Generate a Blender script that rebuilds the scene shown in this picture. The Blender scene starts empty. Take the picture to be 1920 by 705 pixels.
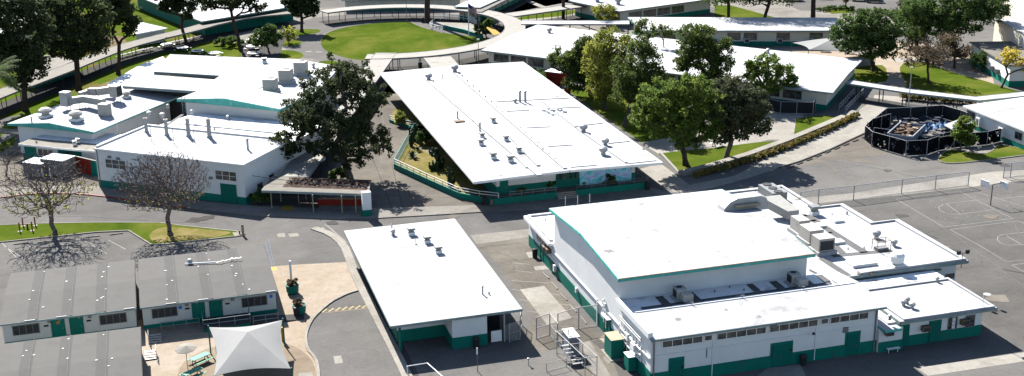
import bpy, bmesh, math, random
import numpy as np
from mathutils import Vector, Matrix
random.seed(7)
rng=np.random.default_rng(7)
C=bpy.context.scene.collection
PI=math.pi
# ---------------------------------------------------------------- camera (metres, x/y follow the gym walls)
F=2379.96; HC=60.0
pitch,roll,yaw=math.radians(18.406),math.radians(-.786),math.radians(-16.097)
cp,sp=math.cos(pitch),math.sin(pitch)
fw=np.array([0,cp,-sp]);rt=np.array([1,0,0.]);up=np.cross(rt,fw)
cr,sr=math.cos(roll),math.sin(roll)
r_=rt*cr+up*sr;u_=-rt*sr+up*cr
MB_=np.array([[math.cos(yaw),-math.sin(yaw),0],[math.sin(yaw),math.cos(yaw),0],[0,0,1.]])
r_,u_,fw=MB_@r_,MB_@u_,MB_@fw
CAM=np.array([0,0,HC])
fh=fw.copy();fh[2]=0;fh/=np.linalg.norm(fh)      # horizontal view direction
rh=np.array([fh[1],-fh[0],0])
def ray(x,y): return fw*F+r_*(x-960)-u_*(y-352.5)
def at(x,y,z=0):
    d=ray(x,y);t=(z-HC)/d[2];p=CAM+d*t;return (float(p[0]),float(p[1]),float(z))
def at2(x,y,z=0): return at(x,y,z)[:2]
def atv(x,y,base):
    "point seen at x,y in the upright plane through base that faces the viewer"
    d=ray(x,y);b=np.array(base,float)-CAM;t=(b@fh)/(d@fh);return CAM+d*t
def onwall(x,y,p0,p1):
    p0=np.array(p0[:2]);p1=np.array(p1[:2]);e=p1-p0;L=np.linalg.norm(e);e=e/L;n=np.array([e[1],-e[0]])
    d=ray(x,y);t=((p0-CAM[:2])@n)/(d[:2]@n);q=CAM+d*t
    return float((q[:2]-p0)@e),float(q[2])
# ---------------------------------------------------------------- materials
KEEP={'white_roof_coating','dirty_roof_lifted_for_shade','white_stucco','cream_stucco','beige_siding','green_paint','dark_green_door_paint','white_trim','dark_grille_and_shade','painted_void_shade','drawn_blinds','black_windscreen_fabric','black_plastic','blue_sign','window_glass','faded_teal_fascia','grey_fascia_trim','hazy_twigs'}
KS=.42
def k3(c,k=KS): return tuple(x*k for x in c)
def mat(name,col,rough=.7,var=.12,scale=.6,metal=0,stain=None,stain_scale=.15,stain_thr=.62,bump=0,detail=6,spec=.08,ribs=None,speck=None):
    if name not in KEEP:
        col=k3(col);stain=k3(stain) if stain else None;speck=(k3(speck[0]),*speck[1:]) if speck else None
    m=bpy.data.materials.new(name);m.use_nodes=True;nt=m.node_tree;N=nt.nodes;L=nt.links
    b=N['Principled BSDF'];b.inputs['Roughness'].default_value=rough;b.inputs['Metallic'].default_value=metal
    b.inputs['Specular IOR Level'].default_value=spec
    tc=N.new('ShaderNodeTexCoord')
    n1=N.new('ShaderNodeTexNoise');n1.inputs['Scale'].default_value=scale;n1.inputs['Detail'].default_value=detail;n1.inputs['Roughness'].default_value=.6
    L.new(tc.outputs['Object'],n1.inputs['Vector'])
    mr=N.new('ShaderNodeMapRange');mr.inputs[1].default_value=.3;mr.inputs[2].default_value=.7;mr.inputs[3].default_value=1-var;mr.inputs[4].default_value=1+var
    L.new(n1.outputs['Fac'],mr.inputs[0])
    mx=N.new('ShaderNodeMix');mx.data_type='RGBA';mx.blend_type='MULTIPLY';mx.inputs[0].default_value=1
    mx.inputs[6].default_value=(*col,1);L.new(mr.outputs[0],mx.inputs[7]);out=mx.outputs[2]
    if stain:
        n2=N.new('ShaderNodeTexNoise');n2.inputs['Scale'].default_value=stain_scale;n2.inputs['Detail'].default_value=7;n2.inputs['Roughness'].default_value=.65
        L.new(tc.outputs['Object'],n2.inputs['Vector'])
        m2=N.new('ShaderNodeMapRange');m2.inputs[1].default_value=stain_thr;m2.inputs[2].default_value=stain_thr+.14;L.new(n2.outputs['Fac'],m2.inputs[0])
        x2=N.new('ShaderNodeMix');x2.data_type='RGBA';L.new(m2.outputs[0],x2.inputs[0]);L.new(out,x2.inputs[6]);x2.inputs[7].default_value=(*stain,1);out=x2.outputs[2]
    if speck:
        n3=N.new('ShaderNodeTexNoise');n3.inputs['Scale'].default_value=speck[1];n3.inputs['Detail'].default_value=2
        L.new(tc.outputs['Object'],n3.inputs['Vector'])
        m3=N.new('ShaderNodeMapRange');m3.inputs[1].default_value=speck[2];m3.inputs[2].default_value=speck[2]+.05;L.new(n3.outputs['Fac'],m3.inputs[0])
        x3=N.new('ShaderNodeMix');x3.data_type='RGBA';L.new(m3.outputs[0],x3.inputs[0]);L.new(out,x3.inputs[6]);x3.inputs[7].default_value=(*speck[0],1);out=x3.outputs[2]
    if ribs:
        w=N.new('ShaderNodeTexWave');w.inputs['Scale'].default_value=ribs[0];w.bands_direction=ribs[1];w.inputs['Distortion'].default_value=.3;w.inputs['Detail'].default_value=2
        L.new(tc.outputs['Object'],w.inputs['Vector'])
        m4=N.new('ShaderNodeMapRange');m4.inputs[1].default_value=0;m4.inputs[2].default_value=.12;m4.inputs[3].default_value=ribs[2];m4.inputs[4].default_value=1;L.new(w.outputs['Fac'],m4.inputs[0])
        x4=N.new('ShaderNodeMix');x4.data_type='RGBA';x4.blend_type='MULTIPLY';x4.inputs[0].default_value=1;L.new(out,x4.inputs[6]);L.new(m4.outputs[0],x4.inputs[7]);out=x4.outputs[2]
    L.new(out,b.inputs['Base Color'])
    if bump:
        bp=N.new('ShaderNodeBump');bp.inputs['Strength'].default_value=bump;bp.inputs['Distance'].default_value=.05;L.new(n1.outputs['Fac'],bp.inputs['Height']);L.new(bp.outputs[0],b.inputs['Normal'])
    return m
M={}
M['roof']=mat('white_roof_coating',(.222,.227,.236),.85,.05,.10,stain=(.150,.149,.148),stain_scale=.30,stain_thr=.54,speck=((.11,.105,.10),.5,.69))
M['roof_lifted']=mat('dirty_roof_lifted_for_shade',(.46,.465,.47),.8,.10,.5,stain=(.16,.15,.14),stain_scale=.3,stain_thr=.57)  # base brightened to suit the shaded gym recess; stains are dirt
M['ringroof']=mat('pale_walkway_roof',(.34,.325,.295),.85,.10,.8,stain=(.22,.20,.175),stain_scale=.35,stain_thr=.57)
M['old_shade_roof']=mat('weathered_and_shade_roof',(.20,.185,.16),.85,.14,.8,stain=(.11,.10,.085),stain_scale=.35,stain_thr=.57)  # weathered walkway roofs; also the shade-dulled tone of the auditorium annex
M['portroof']=mat('grey_rolled_roofing',(.118,.115,.111),.85,.06,.8,stain=(.100,.097,.094),stain_scale=.3,stain_thr=.55,ribs=(.55,'Y',.86))
M['pad']=mat('grey_walk_pad',(.14,.14,.145),.85,.12,2)
M['seam']=mat('roof_seam_grey',(.30,.29,.285),.8,.2,1)
M['pseam']=mat('dark_roof_strip',(.088,.087,.086),.85,.08,2)
M['dwood']=mat('dark_post_paint',(.05,.06,.05),.7,.2,2)
M['white']=mat('white_stucco',(.44,.44,.435),.8,.05,.5,stain=(.36,.35,.33),stain_scale=.35,stain_thr=.60)
M['cream']=mat('cream_stucco',(.40,.37,.31),.8,.08,.6)
M['beigew']=mat('beige_siding',(.37,.37,.345),.8,.05,.6,ribs=(1.3,'X',.86))
M['teal']=mat('green_paint',(.003,.092,.070),.5,.10,.6,stain=(.018,.075,.062),stain_scale=.7,stain_thr=.55,speck=((.03,.05,.045),1.3,.70))
M['teald']=mat('dark_green_door_paint',(.003,.075,.058),.45,.08,.8)
M['fascia']=mat('faded_teal_fascia',(.05,.24,.215),.6,.14,.8,stain=(.15,.32,.30),stain_scale=1.1,stain_thr=.53)
M['gfascia']=mat('grey_fascia_trim',(.135,.165,.165),.6,.15,.8)
M['trim']=mat('grey_trim',(.25,.26,.26),.5,.1,1)
M['gutter']=mat('white_trim',(.48,.48,.475),.5,.06,1)
M['galv']=mat('galvanised_steel',(.55,.56,.57),.5,.14,1.2,metal=.3,stain=(.33,.31,.28),stain_scale=.8)
M['steel']=mat('dull_steel',(.32,.33,.34),.5,.1,2,metal=.5)
M['duct']=mat('cream_duct',(.56,.545,.51),.6,.1,1,stain=(.28,.25,.20),stain_scale=.8)
M['dark']=mat('dark_grille_and_shade',(.03,.03,.032),.6,.2,3)
M['shade_black']=mat('painted_void_shade',(.015,.016,.018),.8,.2,3)  # near-black colour painted in place of shade inside an opening
M['curtain']=mat('drawn_blinds',(.035,.033,.032),.7,.25,2,ribs=(3,'X',.6))
M['redp']=mat('red_paint',(.32,.035,.02),.6,.2,1)
M['hump']=mat('faded_yellow_paint',(.42,.34,.19),.8,.2,1.5,stain=(.2,.19,.16),stain_scale=1.5,stain_thr=.56)
M['yel']=mat('yellow_paint',(.50,.32,.05),.7,.15,2)
M['patch']=mat('white_patch',(.7,.7,.7),.8,.1,1.5)
M['line']=mat('worn_white_paint',(.33,.32,.305),.8,.2,1.5,stain=(.22,.215,.21),stain_scale=1.5,stain_thr=.56)
M['blueline']=mat('blue_paint',(.12,.17,.26),.8,.2,2)
M['blue']=mat('blue_sign',(.03,.12,.42),.5,.05,2)
M['bark']=mat('bark',(.085,.062,.045),.9,.35,2.5,bump=.4)
M['twig']=mat('hazy_twigs',(.088,.068,.062),.9,.3,2.5)
M['barkg']=mat('grey_bark',(.15,.125,.10),.9,.3,2.5,bump=.4)
M['sail']=mat('sail_fabric',(.285,.29,.29),.8,.05,.5,stain=(.24,.24,.245),stain_scale=.7)
M['black']=mat('black_windscreen_fabric',(.012,.012,.014),.8,.2,2)
M['plastic']=mat('black_plastic',(.02,.02,.022),.4,.2,2)
M['rust']=mat('rusty_panel',(.30,.22,.15),.8,.3,1)
M['tan']=mat('tan_metal',(.45,.38,.27),.6,.1,1)
M['debris']=mat('brown_leaf_litter',(.07,.042,.034),.95,.5,1.5,speck=((.22,.16,.12),2.5,.62),bump=.8)
M['crack']=mat('crack_filler',(.20,.195,.19),.9,.2,2)
M['junk']=mat('mixed_rubbish',(.20,.19,.18),.8,.8,1.4,stain=(.05,.045,.04),stain_scale=1.2,stain_thr=.50,speck=((.7,.7,.7),1.6,.62))
M['flower']=mat('leafy_planter_growth',(.10,.05,.02),.9,.5,6)
def glassmat():
    m=bpy.data.materials.new('window_glass');m.use_nodes=True;nt=m.node_tree;N=nt.nodes;L=nt.links
    b=N['Principled BSDF'];b.inputs['Roughness'].default_value=.12
    tc=N.new('ShaderNodeTexCoord');n=N.new('ShaderNodeTexNoise');n.inputs['Scale'].default_value=.9;L.new(tc.outputs['Object'],n.inputs['Vector'])
    r=N.new('ShaderNodeValToRGB');r.color_ramp.elements[0].position=.35;r.color_ramp.elements[0].color=(.012,.014,.016,1);r.color_ramp.elements[1].position=.75;r.color_ramp.elements[1].color=(.09,.085,.075,1)
    L.new(n.outputs['Fac'],r.inputs[0]);L.new(r.outputs[0],b.inputs['Base Color']);return m
M['glass']=glassmat()
def netmat(name,col,alpha):
    m=bpy.data.materials.new(name);m.use_nodes=True;nt=m.node_tree;N=nt.nodes;L=nt.links
    b=N['Principled BSDF'];b.inputs['Base Color'].default_value=(*col,1);b.inputs['Metallic'].default_value=.4;b.inputs['Roughness'].default_value=.5
    b.inputs['Alpha'].default_value=alpha
    return m
M['chain']=netmat('chain_link_mesh',(.30,.31,.32),.13)
def ground_mat(name,base,dark,light,cracks=True,scale=.03,lw=.5):
    base,dark,light=k3(base),k3(dark),k3(light)
    m=bpy.data.materials.new(name);m.use_nodes=True;nt=m.node_tree;N=nt.nodes;L=nt.links
    b=N['Principled BSDF'];b.inputs['Roughness'].default_value=.95;b.inputs['Specular IOR Level'].default_value=0
    tc=N.new('ShaderNodeTexCoord')
    n1=N.new('ShaderNodeTexNoise');n1.inputs['Scale'].default_value=scale;n1.inputs['Detail'].default_value=9;n1.inputs['Roughness'].default_value=.62;n1.inputs['Distortion'].default_value=.6
    L.new(tc.outputs['Object'],n1.inputs['Vector'])
    r=N.new('ShaderNodeValToRGB');e=r.color_ramp.elements
    e[0].position=.34;e[0].color=(*dark,1);e[1].position=.5;e[1].color=(*base,1);x=e.new(.68);x.color=(*light,1)
    L.new(n1.outputs['Fac'],r.inputs[0]);out=r.outputs[0]
    ns=N.new('ShaderNodeTexNoise');ns.inputs['Scale'].default_value=scale*7;ns.inputs['Detail'].default_value=8;ns.inputs['Roughness'].default_value=.7;L.new(tc.outputs['Object'],ns.inputs['Vector'])
    ms_=N.new('ShaderNodeMapRange');ms_.inputs[1].default_value=.3;ms_.inputs[2].default_value=.7;ms_.inputs[3].default_value=.86;ms_.inputs[4].default_value=1.12;L.new(ns.outputs['Fac'],ms_.inputs[0])
    xs=N.new('ShaderNodeMix');xs.data_type='RGBA';xs.blend_type='MULTIPLY';xs.inputs[0].default_value=1;L.new(out,xs.inputs[6]);L.new(ms_.outputs[0],xs.inputs[7]);out=xs.outputs[2]
    if cracks:
        mp2=N.new('ShaderNodeMapping');mp2.inputs['Scale'].default_value=(.12,1,1);mp2.inputs['Rotation'].default_value=(0,0,.5);L.new(tc.outputs['Object'],mp2.inputs[0])
        st=N.new('ShaderNodeTexNoise');st.inputs['Scale'].default_value=.45;st.inputs['Detail'].default_value=7;st.inputs['Roughness'].default_value=.7;L.new(mp2.outputs[0],st.inputs['Vector'])
        mt=N.new('ShaderNodeMapRange');mt.inputs[1].default_value=.56;mt.inputs[2].default_value=.72;mt.inputs[3].default_value=1;mt.inputs[4].default_value=.72;L.new(st.outputs['Fac'],mt.inputs[0])
        xt=N.new('ShaderNodeMix');xt.data_type='RGBA';xt.blend_type='MULTIPLY';xt.inputs[0].default_value=1;L.new(out,xt.inputs[6]);L.new(mt.outputs[0],xt.inputs[7]);out=xt.outputs[2]
    n2=N.new('ShaderNodeTexNoise');n2.inputs['Scale'].default_value=2.2;n2.inputs['Detail'].default_value=5;L.new(tc.outputs['Object'],n2.inputs['Vector'])
    mr=N.new('ShaderNodeMapRange');mr.inputs[3].default_value=.84;mr.inputs[4].default_value=1.16;L.new(n2.outputs['Fac'],mr.inputs[0])
    mx=N.new('ShaderNodeMix');mx.data_type='RGBA';mx.blend_type='MULTIPLY';mx.inputs[0].default_value=1;L.new(out,mx.inputs[6]);L.new(mr.outputs[0],mx.inputs[7]);out=mx.outputs[2]
    if cracks:
        mp=N.new('ShaderNodeMapping');mp.inputs['Scale'].default_value=(1,1,0);L.new(tc.outputs['Object'],mp.inputs[0])
        nd=N.new('ShaderNodeTexNoise');nd.inputs['Scale'].default_value=.25;nd.inputs['Detail'].default_value=5;L.new(mp.outputs[0],nd.inputs['Vector'])
        vm=N.new('ShaderNodeVectorMath');vm.operation='MULTIPLY_ADD';vm.inputs[1].default_value=(5,5,0);L.new(nd.outputs['Color'],vm.inputs[0]);L.new(mp.outputs[0],vm.inputs[2])
        v=N.new('ShaderNodeTexVoronoi');v.feature='DISTANCE_TO_EDGE';v.inputs['Scale'].default_value=.15;L.new(vm.outputs[0],v.inputs['Vector'])
        m3=N.new('ShaderNodeMapRange');m3.inputs[1].default_value=0;m3.inputs[2].default_value=.009;m3.inputs[3].default_value=.72;m3.inputs[4].default_value=1;L.new(v.outputs['Distance'],m3.inputs[0])
        x3=N.new('ShaderNodeMix');x3.data_type='RGBA';x3.blend_type='MULTIPLY';x3.inputs[0].default_value=lw;L.new(out,x3.inputs[6]);L.new(m3.outputs[0],x3.inputs[7]);out=x3.outputs[2]
    L.new(out,b.inputs['Base Color']);return m
M['asphalt']=ground_mat('asphalt_grey',(.175,.170,.164),(.148,.144,.139),(.205,.196,.184))
M['asphaltd']=ground_mat('asphalt_court',(.150,.146,.140),(.122,.118,.113),(.172,.166,.158),lw=.7)
M['asphaltb']=ground_mat('asphalt_brown',(.185,.168,.147),(.150,.138,.123),(.230,.208,.178),scale=.06,lw=.8)
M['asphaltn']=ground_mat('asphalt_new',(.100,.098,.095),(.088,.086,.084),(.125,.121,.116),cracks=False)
M['conc']=ground_mat('concrete',(.27,.255,.23),(.225,.21,.19),(.31,.295,.27),cracks=False,scale=.15)
M['concw']=ground_mat('pale_concrete',(.35,.33,.295),(.29,.275,.245),(.40,.38,.345),cracks=False,scale=.15)
M['plaza']=ground_mat('pink_beige_concrete',(.40,.335,.27),(.37,.30,.225),(.43,.375,.31),cracks=False,scale=.12)
M['tanc']=ground_mat('tan_coloured_concrete',(.30,.245,.185),(.26,.21,.16),(.33,.275,.21),cracks=False,scale=.12)
M['grass']=ground_mat('lawn_grass',(.084,.122,.016),(.054,.090,.011),(.150,.155,.034),cracks=False,scale=.10)
M['grass2']=ground_mat('patchy_grass',(.085,.125,.015),(.16,.13,.05),(.07,.13,.012),cracks=False,scale=.12)
M['drygrass']=ground_mat('dry_grass',(.22,.185,.07),(.13,.14,.035),(.29,.24,.12),cracks=False,scale=.2)
M['dirt']=ground_mat('bare_soil',(.20,.155,.10),(.15,.115,.075),(.25,.20,.135),cracks=False,scale=.2)
def leafmat(name,c1,c2,c3,trans=.25):
    trans=trans+.18;c1,c2,c3=k3(c1,.85),k3(c2,.78),k3(c3,.62)
    m=bpy.data.materials.new(name);m.use_nodes=True;nt=m.node_tree;N=nt.nodes;L=nt.links
    b=N['Principled BSDF'];b.inputs['Roughness'].default_value=.7;b.inputs['Specular IOR Level'].default_value=.05
    a=N.new('ShaderNodeAttribute');a.attribute_name='tone'
    r=N.new('ShaderNodeValToRGB');e=r.color_ramp.elements;e[0].position=0;e[0].color=(*c1,1);e[1].position=1;e[1].color=(*c3,1);x=e.new(.5);x.color=(*c2,1)
    L.new(a.outputs['Fac'],r.inputs[0]);L.new(r.outputs[0],b.inputs['Base Color'])
    t=N.new('ShaderNodeBsdfTranslucent');L.new(r.outputs[0],t.inputs['Color'])
    ms=N.new('ShaderNodeMixShader');ms.inputs[0].default_value=trans;L.new(b.outputs[0],ms.inputs[1]);L.new(t.outputs[0],ms.inputs[2]);L.new(ms.outputs[0],N['Material Output'].inputs['Surface'])
    return m
M['lf_pine']=leafmat('pine_needles',(.024,.034,.016),(.042,.056,.023),(.080,.092,.040))
M['lf_dark']=leafmat('dark_leaves',(0.033,0.060,0.018),(0.060,0.102,0.027),(0.112,0.165,0.042))
M['lf_green']=leafmat('bright_green_leaves',(.055,.090,.020),(.095,.142,.028),(.160,.205,.045),.35)
M['lf_olive']=leafmat('yellow_green_leaves',(0.106,0.131,0.025),(0.188,0.206,0.037),(0.325,0.300,0.056),.35)
M['lf_mid']=leafmat('mid_green_leaves',(.042,.062,.018),(.070,.098,.025),(.125,.155,.040),.3)
M['lf_brown']=leafmat('brownish_leaves',(0.056,0.045,0.030),(0.094,0.073,0.044),(0.144,0.106,0.060),.2)
M['lf_purple']=leafmat('dark_purplish_leaves',(0.037,0.045,0.025),(0.062,0.070,0.035),(0.106,0.110,0.053),.2)
M['lf_yellow']=leafmat('yellow_leaves',(0.275,0.225,0.037),(0.475,0.375,0.062),(0.625,0.525,0.112),.3)
M['lf_hedge']=leafmat('hedge_leaves',(0.062,0.075,0.022),(0.119,0.106,0.031),(0.275,0.150,0.044),.2)
M['lf_cactus']=leafmat('cactus_green',(0.044,0.075,0.031),(0.075,0.112,0.044),(0.163,0.175,0.062),.1)
# ---------------------------------------------------------------- object helpers
def tag(o,label=None,cat=None,group=None,kind=None):
    if label:o['label']=label
    if cat:o['category']=cat
    if group:o['group']=group
    if kind:o['kind']=kind
    return o
def empty(name,loc,label=None,cat=None,group=None,rz=0):
    o=bpy.data.objects.new(name,None);C.objects.link(o);o.location=loc if len(loc)==3 else (*loc,0);o.rotation_euler=(0,0,rz);o.empty_display_size=.3
    return tag(o,label,cat,group)
def wloc(o):
    v=Vector((0,0,0))
    while o is not None: v=v+o.location;o=o.parent
    return v
class MB:
    def __init__(s): s.v=[];s.f=[];s.m=[]
    def add(s,vs,fs,mi=0):
        k=len(s.v);s.v+= [tuple(map(float,p)) for p in vs];s.f+=[tuple(i+k for i in f) for f in fs];s.m+=[mi]*len(fs);return s
    def box(s,c,d,rz=0,mi=0):
        "c = centre of base"
        cx,cy,cz=c;a,b,h=d[0]/2,d[1]/2,d[2];co,si=math.cos(rz),math.sin(rz)
        P=[(-a,-b),(a,-b),(a,b),(-a,b)];P=[(cx+x*co-y*si,cy+x*si+y*co) for x,y in P]
        vs=[(x,y,cz) for x,y in P]+[(x,y,cz+h) for x,y in P]
        return s.add(vs,[(3,2,1,0),(4,5,6,7),(0,1,5,4),(1,2,6,5),(2,3,7,6),(3,0,4,7)],mi)
    def prism(s,P,z0,z1,mi=0):
        P=ccw(P);n=len(P)
        vs=[(p[0],p[1],z0) for p in P]+[(p[0],p[1],z1) for p in P]
        return s.add(vs,[tuple(range(n-1,-1,-1)),tuple(range(n,2*n))]+[(i,(i+1)%n,n+(i+1)%n,n+i) for i in range(n)],mi)
    def slab(s,P,t,mi=0):
        "P = 3-D top outline, extruded down by t"
        P=ccw(P);n=len(P);vs=[(p[0],p[1],p[2]-t) for p in P]+list(P)
        return s.add(vs,[tuple(range(n-1,-1,-1)),tuple(range(n,2*n))]+[(i,(i+1)%n,n+(i+1)%n,n+i) for i in range(n)],mi)
    def bar(s,p,q,w,h=None,mi=0):
        p=Vector(p);q=Vector(q);h=h or w;d=(q-p)
        if d.length<1e-6:return s
        d.normalize();u=Vector((0,0,1)) if abs(d.z)<.95 else Vector((1,0,0));a=d.cross(u).normalized();b=a.cross(d).normalized()*h/2;a=a*w/2
        vs=[p-a-b,p+a-b,p+a+b,p-a+b,q-a-b,q+a-b,q+a+b,q-a+b]
        return s.add([tuple(v) for v in vs],[(3,2,1,0),(4,5,6,7),(0,1,5,4),(1,2,6,5),(2,3,7,6),(3,0,4,7)],mi)
    def tube(s,p,q,r0,r1=None,n=8,mi=0,cap=True):
        p=Vector(p);q=Vector(q);r1=r0 if r1 is None else r1;d=(q-p)
        if d.length<1e-6:return s
        d.normalize();u=Vector((0,0,1)) if abs(d.z)<.95 else Vector((1,0,0));a=d.cross(u).normalized();b=a.cross(d).normalized()
        vs=[]
        for c,r in((p,r0),(q,r1)):
            for i in range(n):
                t=2*PI*i/n;vs.append(tuple(c+(a*math.cos(t)+b*math.sin(t))*r))
        fs=[((i+1)%n,i,n+i,n+(i+1)%n) for i in range(n)]
        if cap: fs+=[tuple(range(n)),tuple(range(2*n-1,n-1,-1))]
        return s.add(vs,fs,mi)
    def lathe(s,c,prof,n=12,mi=0):
        vs=[];fs=[];k=len(prof)
        for (r,z) in prof:
            for i in range(n): t=2*PI*i/n;vs.append((c[0]+r*math.cos(t),c[1]+r*math.sin(t),c[2]+z))
        for j in range(k-1):
            for i in range(n): fs.append((j*n+i,j*n+(i+1)%n,(j+1)*n+(i+1)%n,(j+1)*n+i))
        fs.append(tuple(range(n-1,-1,-1)));fs.append(tuple((k-1)*n+i for i in range(n)))
        return s.add(vs,fs,mi)
    def build(s,name,mats,parent=None,smooth=False):
        if not isinstance(mats,(list,tuple)):mats=[mats]
        me=bpy.data.meshes.new(name);off=wloc(parent) if parent else Vector((0,0,0))
        v=[(x-off.x,y-off.y,z-off.z) for x,y,z in s.v]
        me.from_pydata(v,[],s.f)
        for m in mats: me.materials.append(M[m] if isinstance(m,str) else m)
        if len(mats)>1: me.polygons.foreach_set('material_index',s.m)
        if smooth: me.polygons.foreach_set('use_smooth',[True]*len(me.polygons))
        o=bpy.data.objects.new(name,me);C.objects.link(o)
        if parent:o.parent=parent
        return o
def ccw(P):
    a=sum(P[i][0]*P[(i+1)%len(P)][1]-P[(i+1)%len(P)][0]*P[i][1] for i in range(len(P)))
    return list(P) if a>0 else list(P)[::-1]
def offs(P,d):
    P=ccw([p[:2] for p in P]);n=len(P);out=[]
    for i in range(n):
        a=np.array(P[i-1]);b=np.array(P[i]);c=np.array(P[(i+1)%n])
        e1=(b-a)/np.linalg.norm(b-a);e2=(c-b)/np.linalg.norm(c-b);n1=np.array([e1[1],-e1[0]]);n2=np.array([e2[1],-e2[0]])
        k=1+n1@n2;k=max(k,.3);q=b+(n1+n2)*d/k;out.append((float(q[0]),float(q[1])))
    return out
def rect(x0,y0,x1,y1): return [(x0,y0),(x1,y0),(x1,y1),(x0,y1)]
def L_(p,q,t): return tuple(p[i]+(q[i]-p[i])*t for i in range(len(p)))
# ---------------------------------------------------------------- building helpers
def building(name,label,cat,foot,z,band=1.1,wm='white',bm='teal',group=None,z0=0,bandname='wainscot',cols=True):
    f=ccw(foot);cx=sum(p[0] for p in f)/len(f);cy=sum(p[1] for p in f)/len(f)
    r=empty(name,(cx,cy,0),label,cat,group)
    MB().prism(f,z0,z).build('wall',wm,r)
    if band: MB().prism(offs(f,.02),z0,z0+band).build(bandname,bm,r)
    return r
def roofslab(root,P3,t=.25,m='roof',fm='gfascia',fd=None,name='roof',fas=True):
    "P3: list of 3-D top outlines (sharing edges), thickened"
    if not isinstance(P3[0][0],(tuple,list)):P3=[P3]
    b=MB()
    for P in P3:b.slab(P,t)
    o=b.build(name,m,root)
    if fas:
        fd=fd or t+.06;b=MB();key=lambda p:(round(p[0],2),round(p[1],2))
        cnt={}
        for P in P3:
            P=ccw(P)
            for i in range(len(P)):
                e=frozenset((key(P[i]),key(P[(i+1)%len(P)])));cnt[e]=cnt.get(e,0)+1
        for P in P3:
            P=ccw(P)
            for i in range(len(P)):
                a,c=P[i],P[(i+1)%len(P)]
                if cnt[frozenset((key(a),key(c)))]>1:continue
                dx,dy=c[0]-a[0],c[1]-a[1];l=math.hypot(dx,dy)
                if l<.01:continue
                nx,ny=dy/l*.06,-dx/l*.06;ex,ey=dx/l*.06,dy/l*.06
                q=[(a[0]-ex,a[1]-ey),(c[0]+ex,c[1]+ey),(c[0]+ex+nx,c[1]+ey+ny),(a[0]-ex+nx,a[1]-ey+ny)]
                zz=[a[2],c[2],c[2],a[2]]
                vs=[(q[k][0],q[k][1],zz[k]-fd) for k in range(4)]+[(q[k][0],q[k][1],zz[k]-.015) for k in range(4)]
                b.add(vs,[(3,2,1,0),(4,5,6,7),(0,1,5,4),(1,2,6,5),(2,3,7,6),(3,0,4,7)])
        b.build('fascia',fm,root)
    return o
def flat(P,z): return [(p[0],p[1],z) for p in P]
class Wall:
    def __init__(s,root,p0,p1):
        s.r=root;s.p0=np.array(p0[:2],float);s.p1=np.array(p1[:2],float);e=s.p1-s.p0;s.L=float(np.linalg.norm(e));s.e=e/s.L;s.n=np.array([s.e[1],-s.e[0]])
        if s.n@(CAM[:2]-s.p0)<0 and False: s.n=-s.n
        s.rz=math.atan2(s.e[1],s.e[0])
    def P(s,a,d,z): q=s.p0+s.e*a+s.n*d;return (float(q[0]),float(q[1]),z)
    def px(s,x,y): return onwall(x,y,s.p0,s.p1)
    def bx(s,b,a0,a1,z0,z1,d0,d1,mi=0):
        b.box(s.P((a0+a1)/2,(d0+d1)/2,z0),(a1-a0,d1-d0,z1-z0),s.rz,mi)
    def window(s,a0,z0,a1,z1,nv=3,nh=1,fm='trim',name='window',base=.0,sill=False,gm='glass'):
        b=MB();w=.07;d=base+.09
        s.bx(b,a0,a0+w,z0,z1,base,d);s.bx(b,a1-w,a1,z0,z1,base,d);s.bx(b,a0+w,a1-w,z0,z0+w,base,d);s.bx(b,a0+w,a1-w,z1-w,z1,base,d)
        for i in range(1,nv): x=a0+(a1-a0)*i/nv;s.bx(b,x-w/2,x+w/2,z0+w,z1-w,base,d-.005)
        for i in range(1,nh): z=z0+(z1-z0)*i/nh;s.bx(b,a0+w,a1-w,z-w/3,z+w/3,base,d-.012)
        f=b.build(name,fm,s.r)
        g=MB();s.bx(g,a0+w,a1-w,z0+w,z1-w,base+.005,base+.035);g.build('pane',gm,f)
        return f
    def winpx(s,x0,y0,x1,y1,**k):
        a0,z1=s.px(x0,y0);a1,_=s.px(x1,y0 if 'yr' not in k else k['yr']);_,z0=s.px(x0,y1);k.pop('yr',None)
        return s.window(a0,z0,a1,z1,**k)
    def door(s,a0,a1,z0,z1,m='teald',fm='teal',leaves=1,base=.0,handle=True):
        b=MB();s.bx(b,a0,a1,z0,z1,base,base+.06);o=b.build('door',m,s.r)
        b=MB();w=.06;s.bx(b,a0-w,a0,z0,z1+w,base,base+.09);s.bx(b,a1,a1+w,z0,z1+w,base,base+.09);s.bx(b,a0,a1,z1,z1+w,base,base+.09);b.build('frame',fm,o)
        if leaves==2:
            b=MB();m_=(a0+a1)/2;s.bx(b,m_-.03,m_+.03,z0,z1,base+.06,base+.08);b.build('frame','teal',o)
        if handle:
            b=MB();x=a1-.15 if leaves==1 else (a0+a1)/2-.15;s.bx(b,x-.03,x+.03,z0+.9,z0+1.15,base+.06,base+.12);b.build('handle','steel',o)
        return o
    def panel(s,a0,a1,z0,z1,m,d0=.0,d1=.05,name='panel'):
        b=MB();s.bx(b,a0,a1,z0,z1,d0,d1);return b.build(name,m,s.r)
    def ac(s,a,z,w=.75,h=.5,dp=.55,m='rust'):
        b=MB();s.bx(b,a-w/2,a+w/2,z,z+h,.02,dp);o=b.build('window_air_conditioner','duct' if m is None else m,s.r)
        b=MB();s.bx(b,a-w/2+.06,a+w/2-.06,z+.06,z+h-.06,dp,dp+.02);b.build('grille','dark',o);return o
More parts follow.
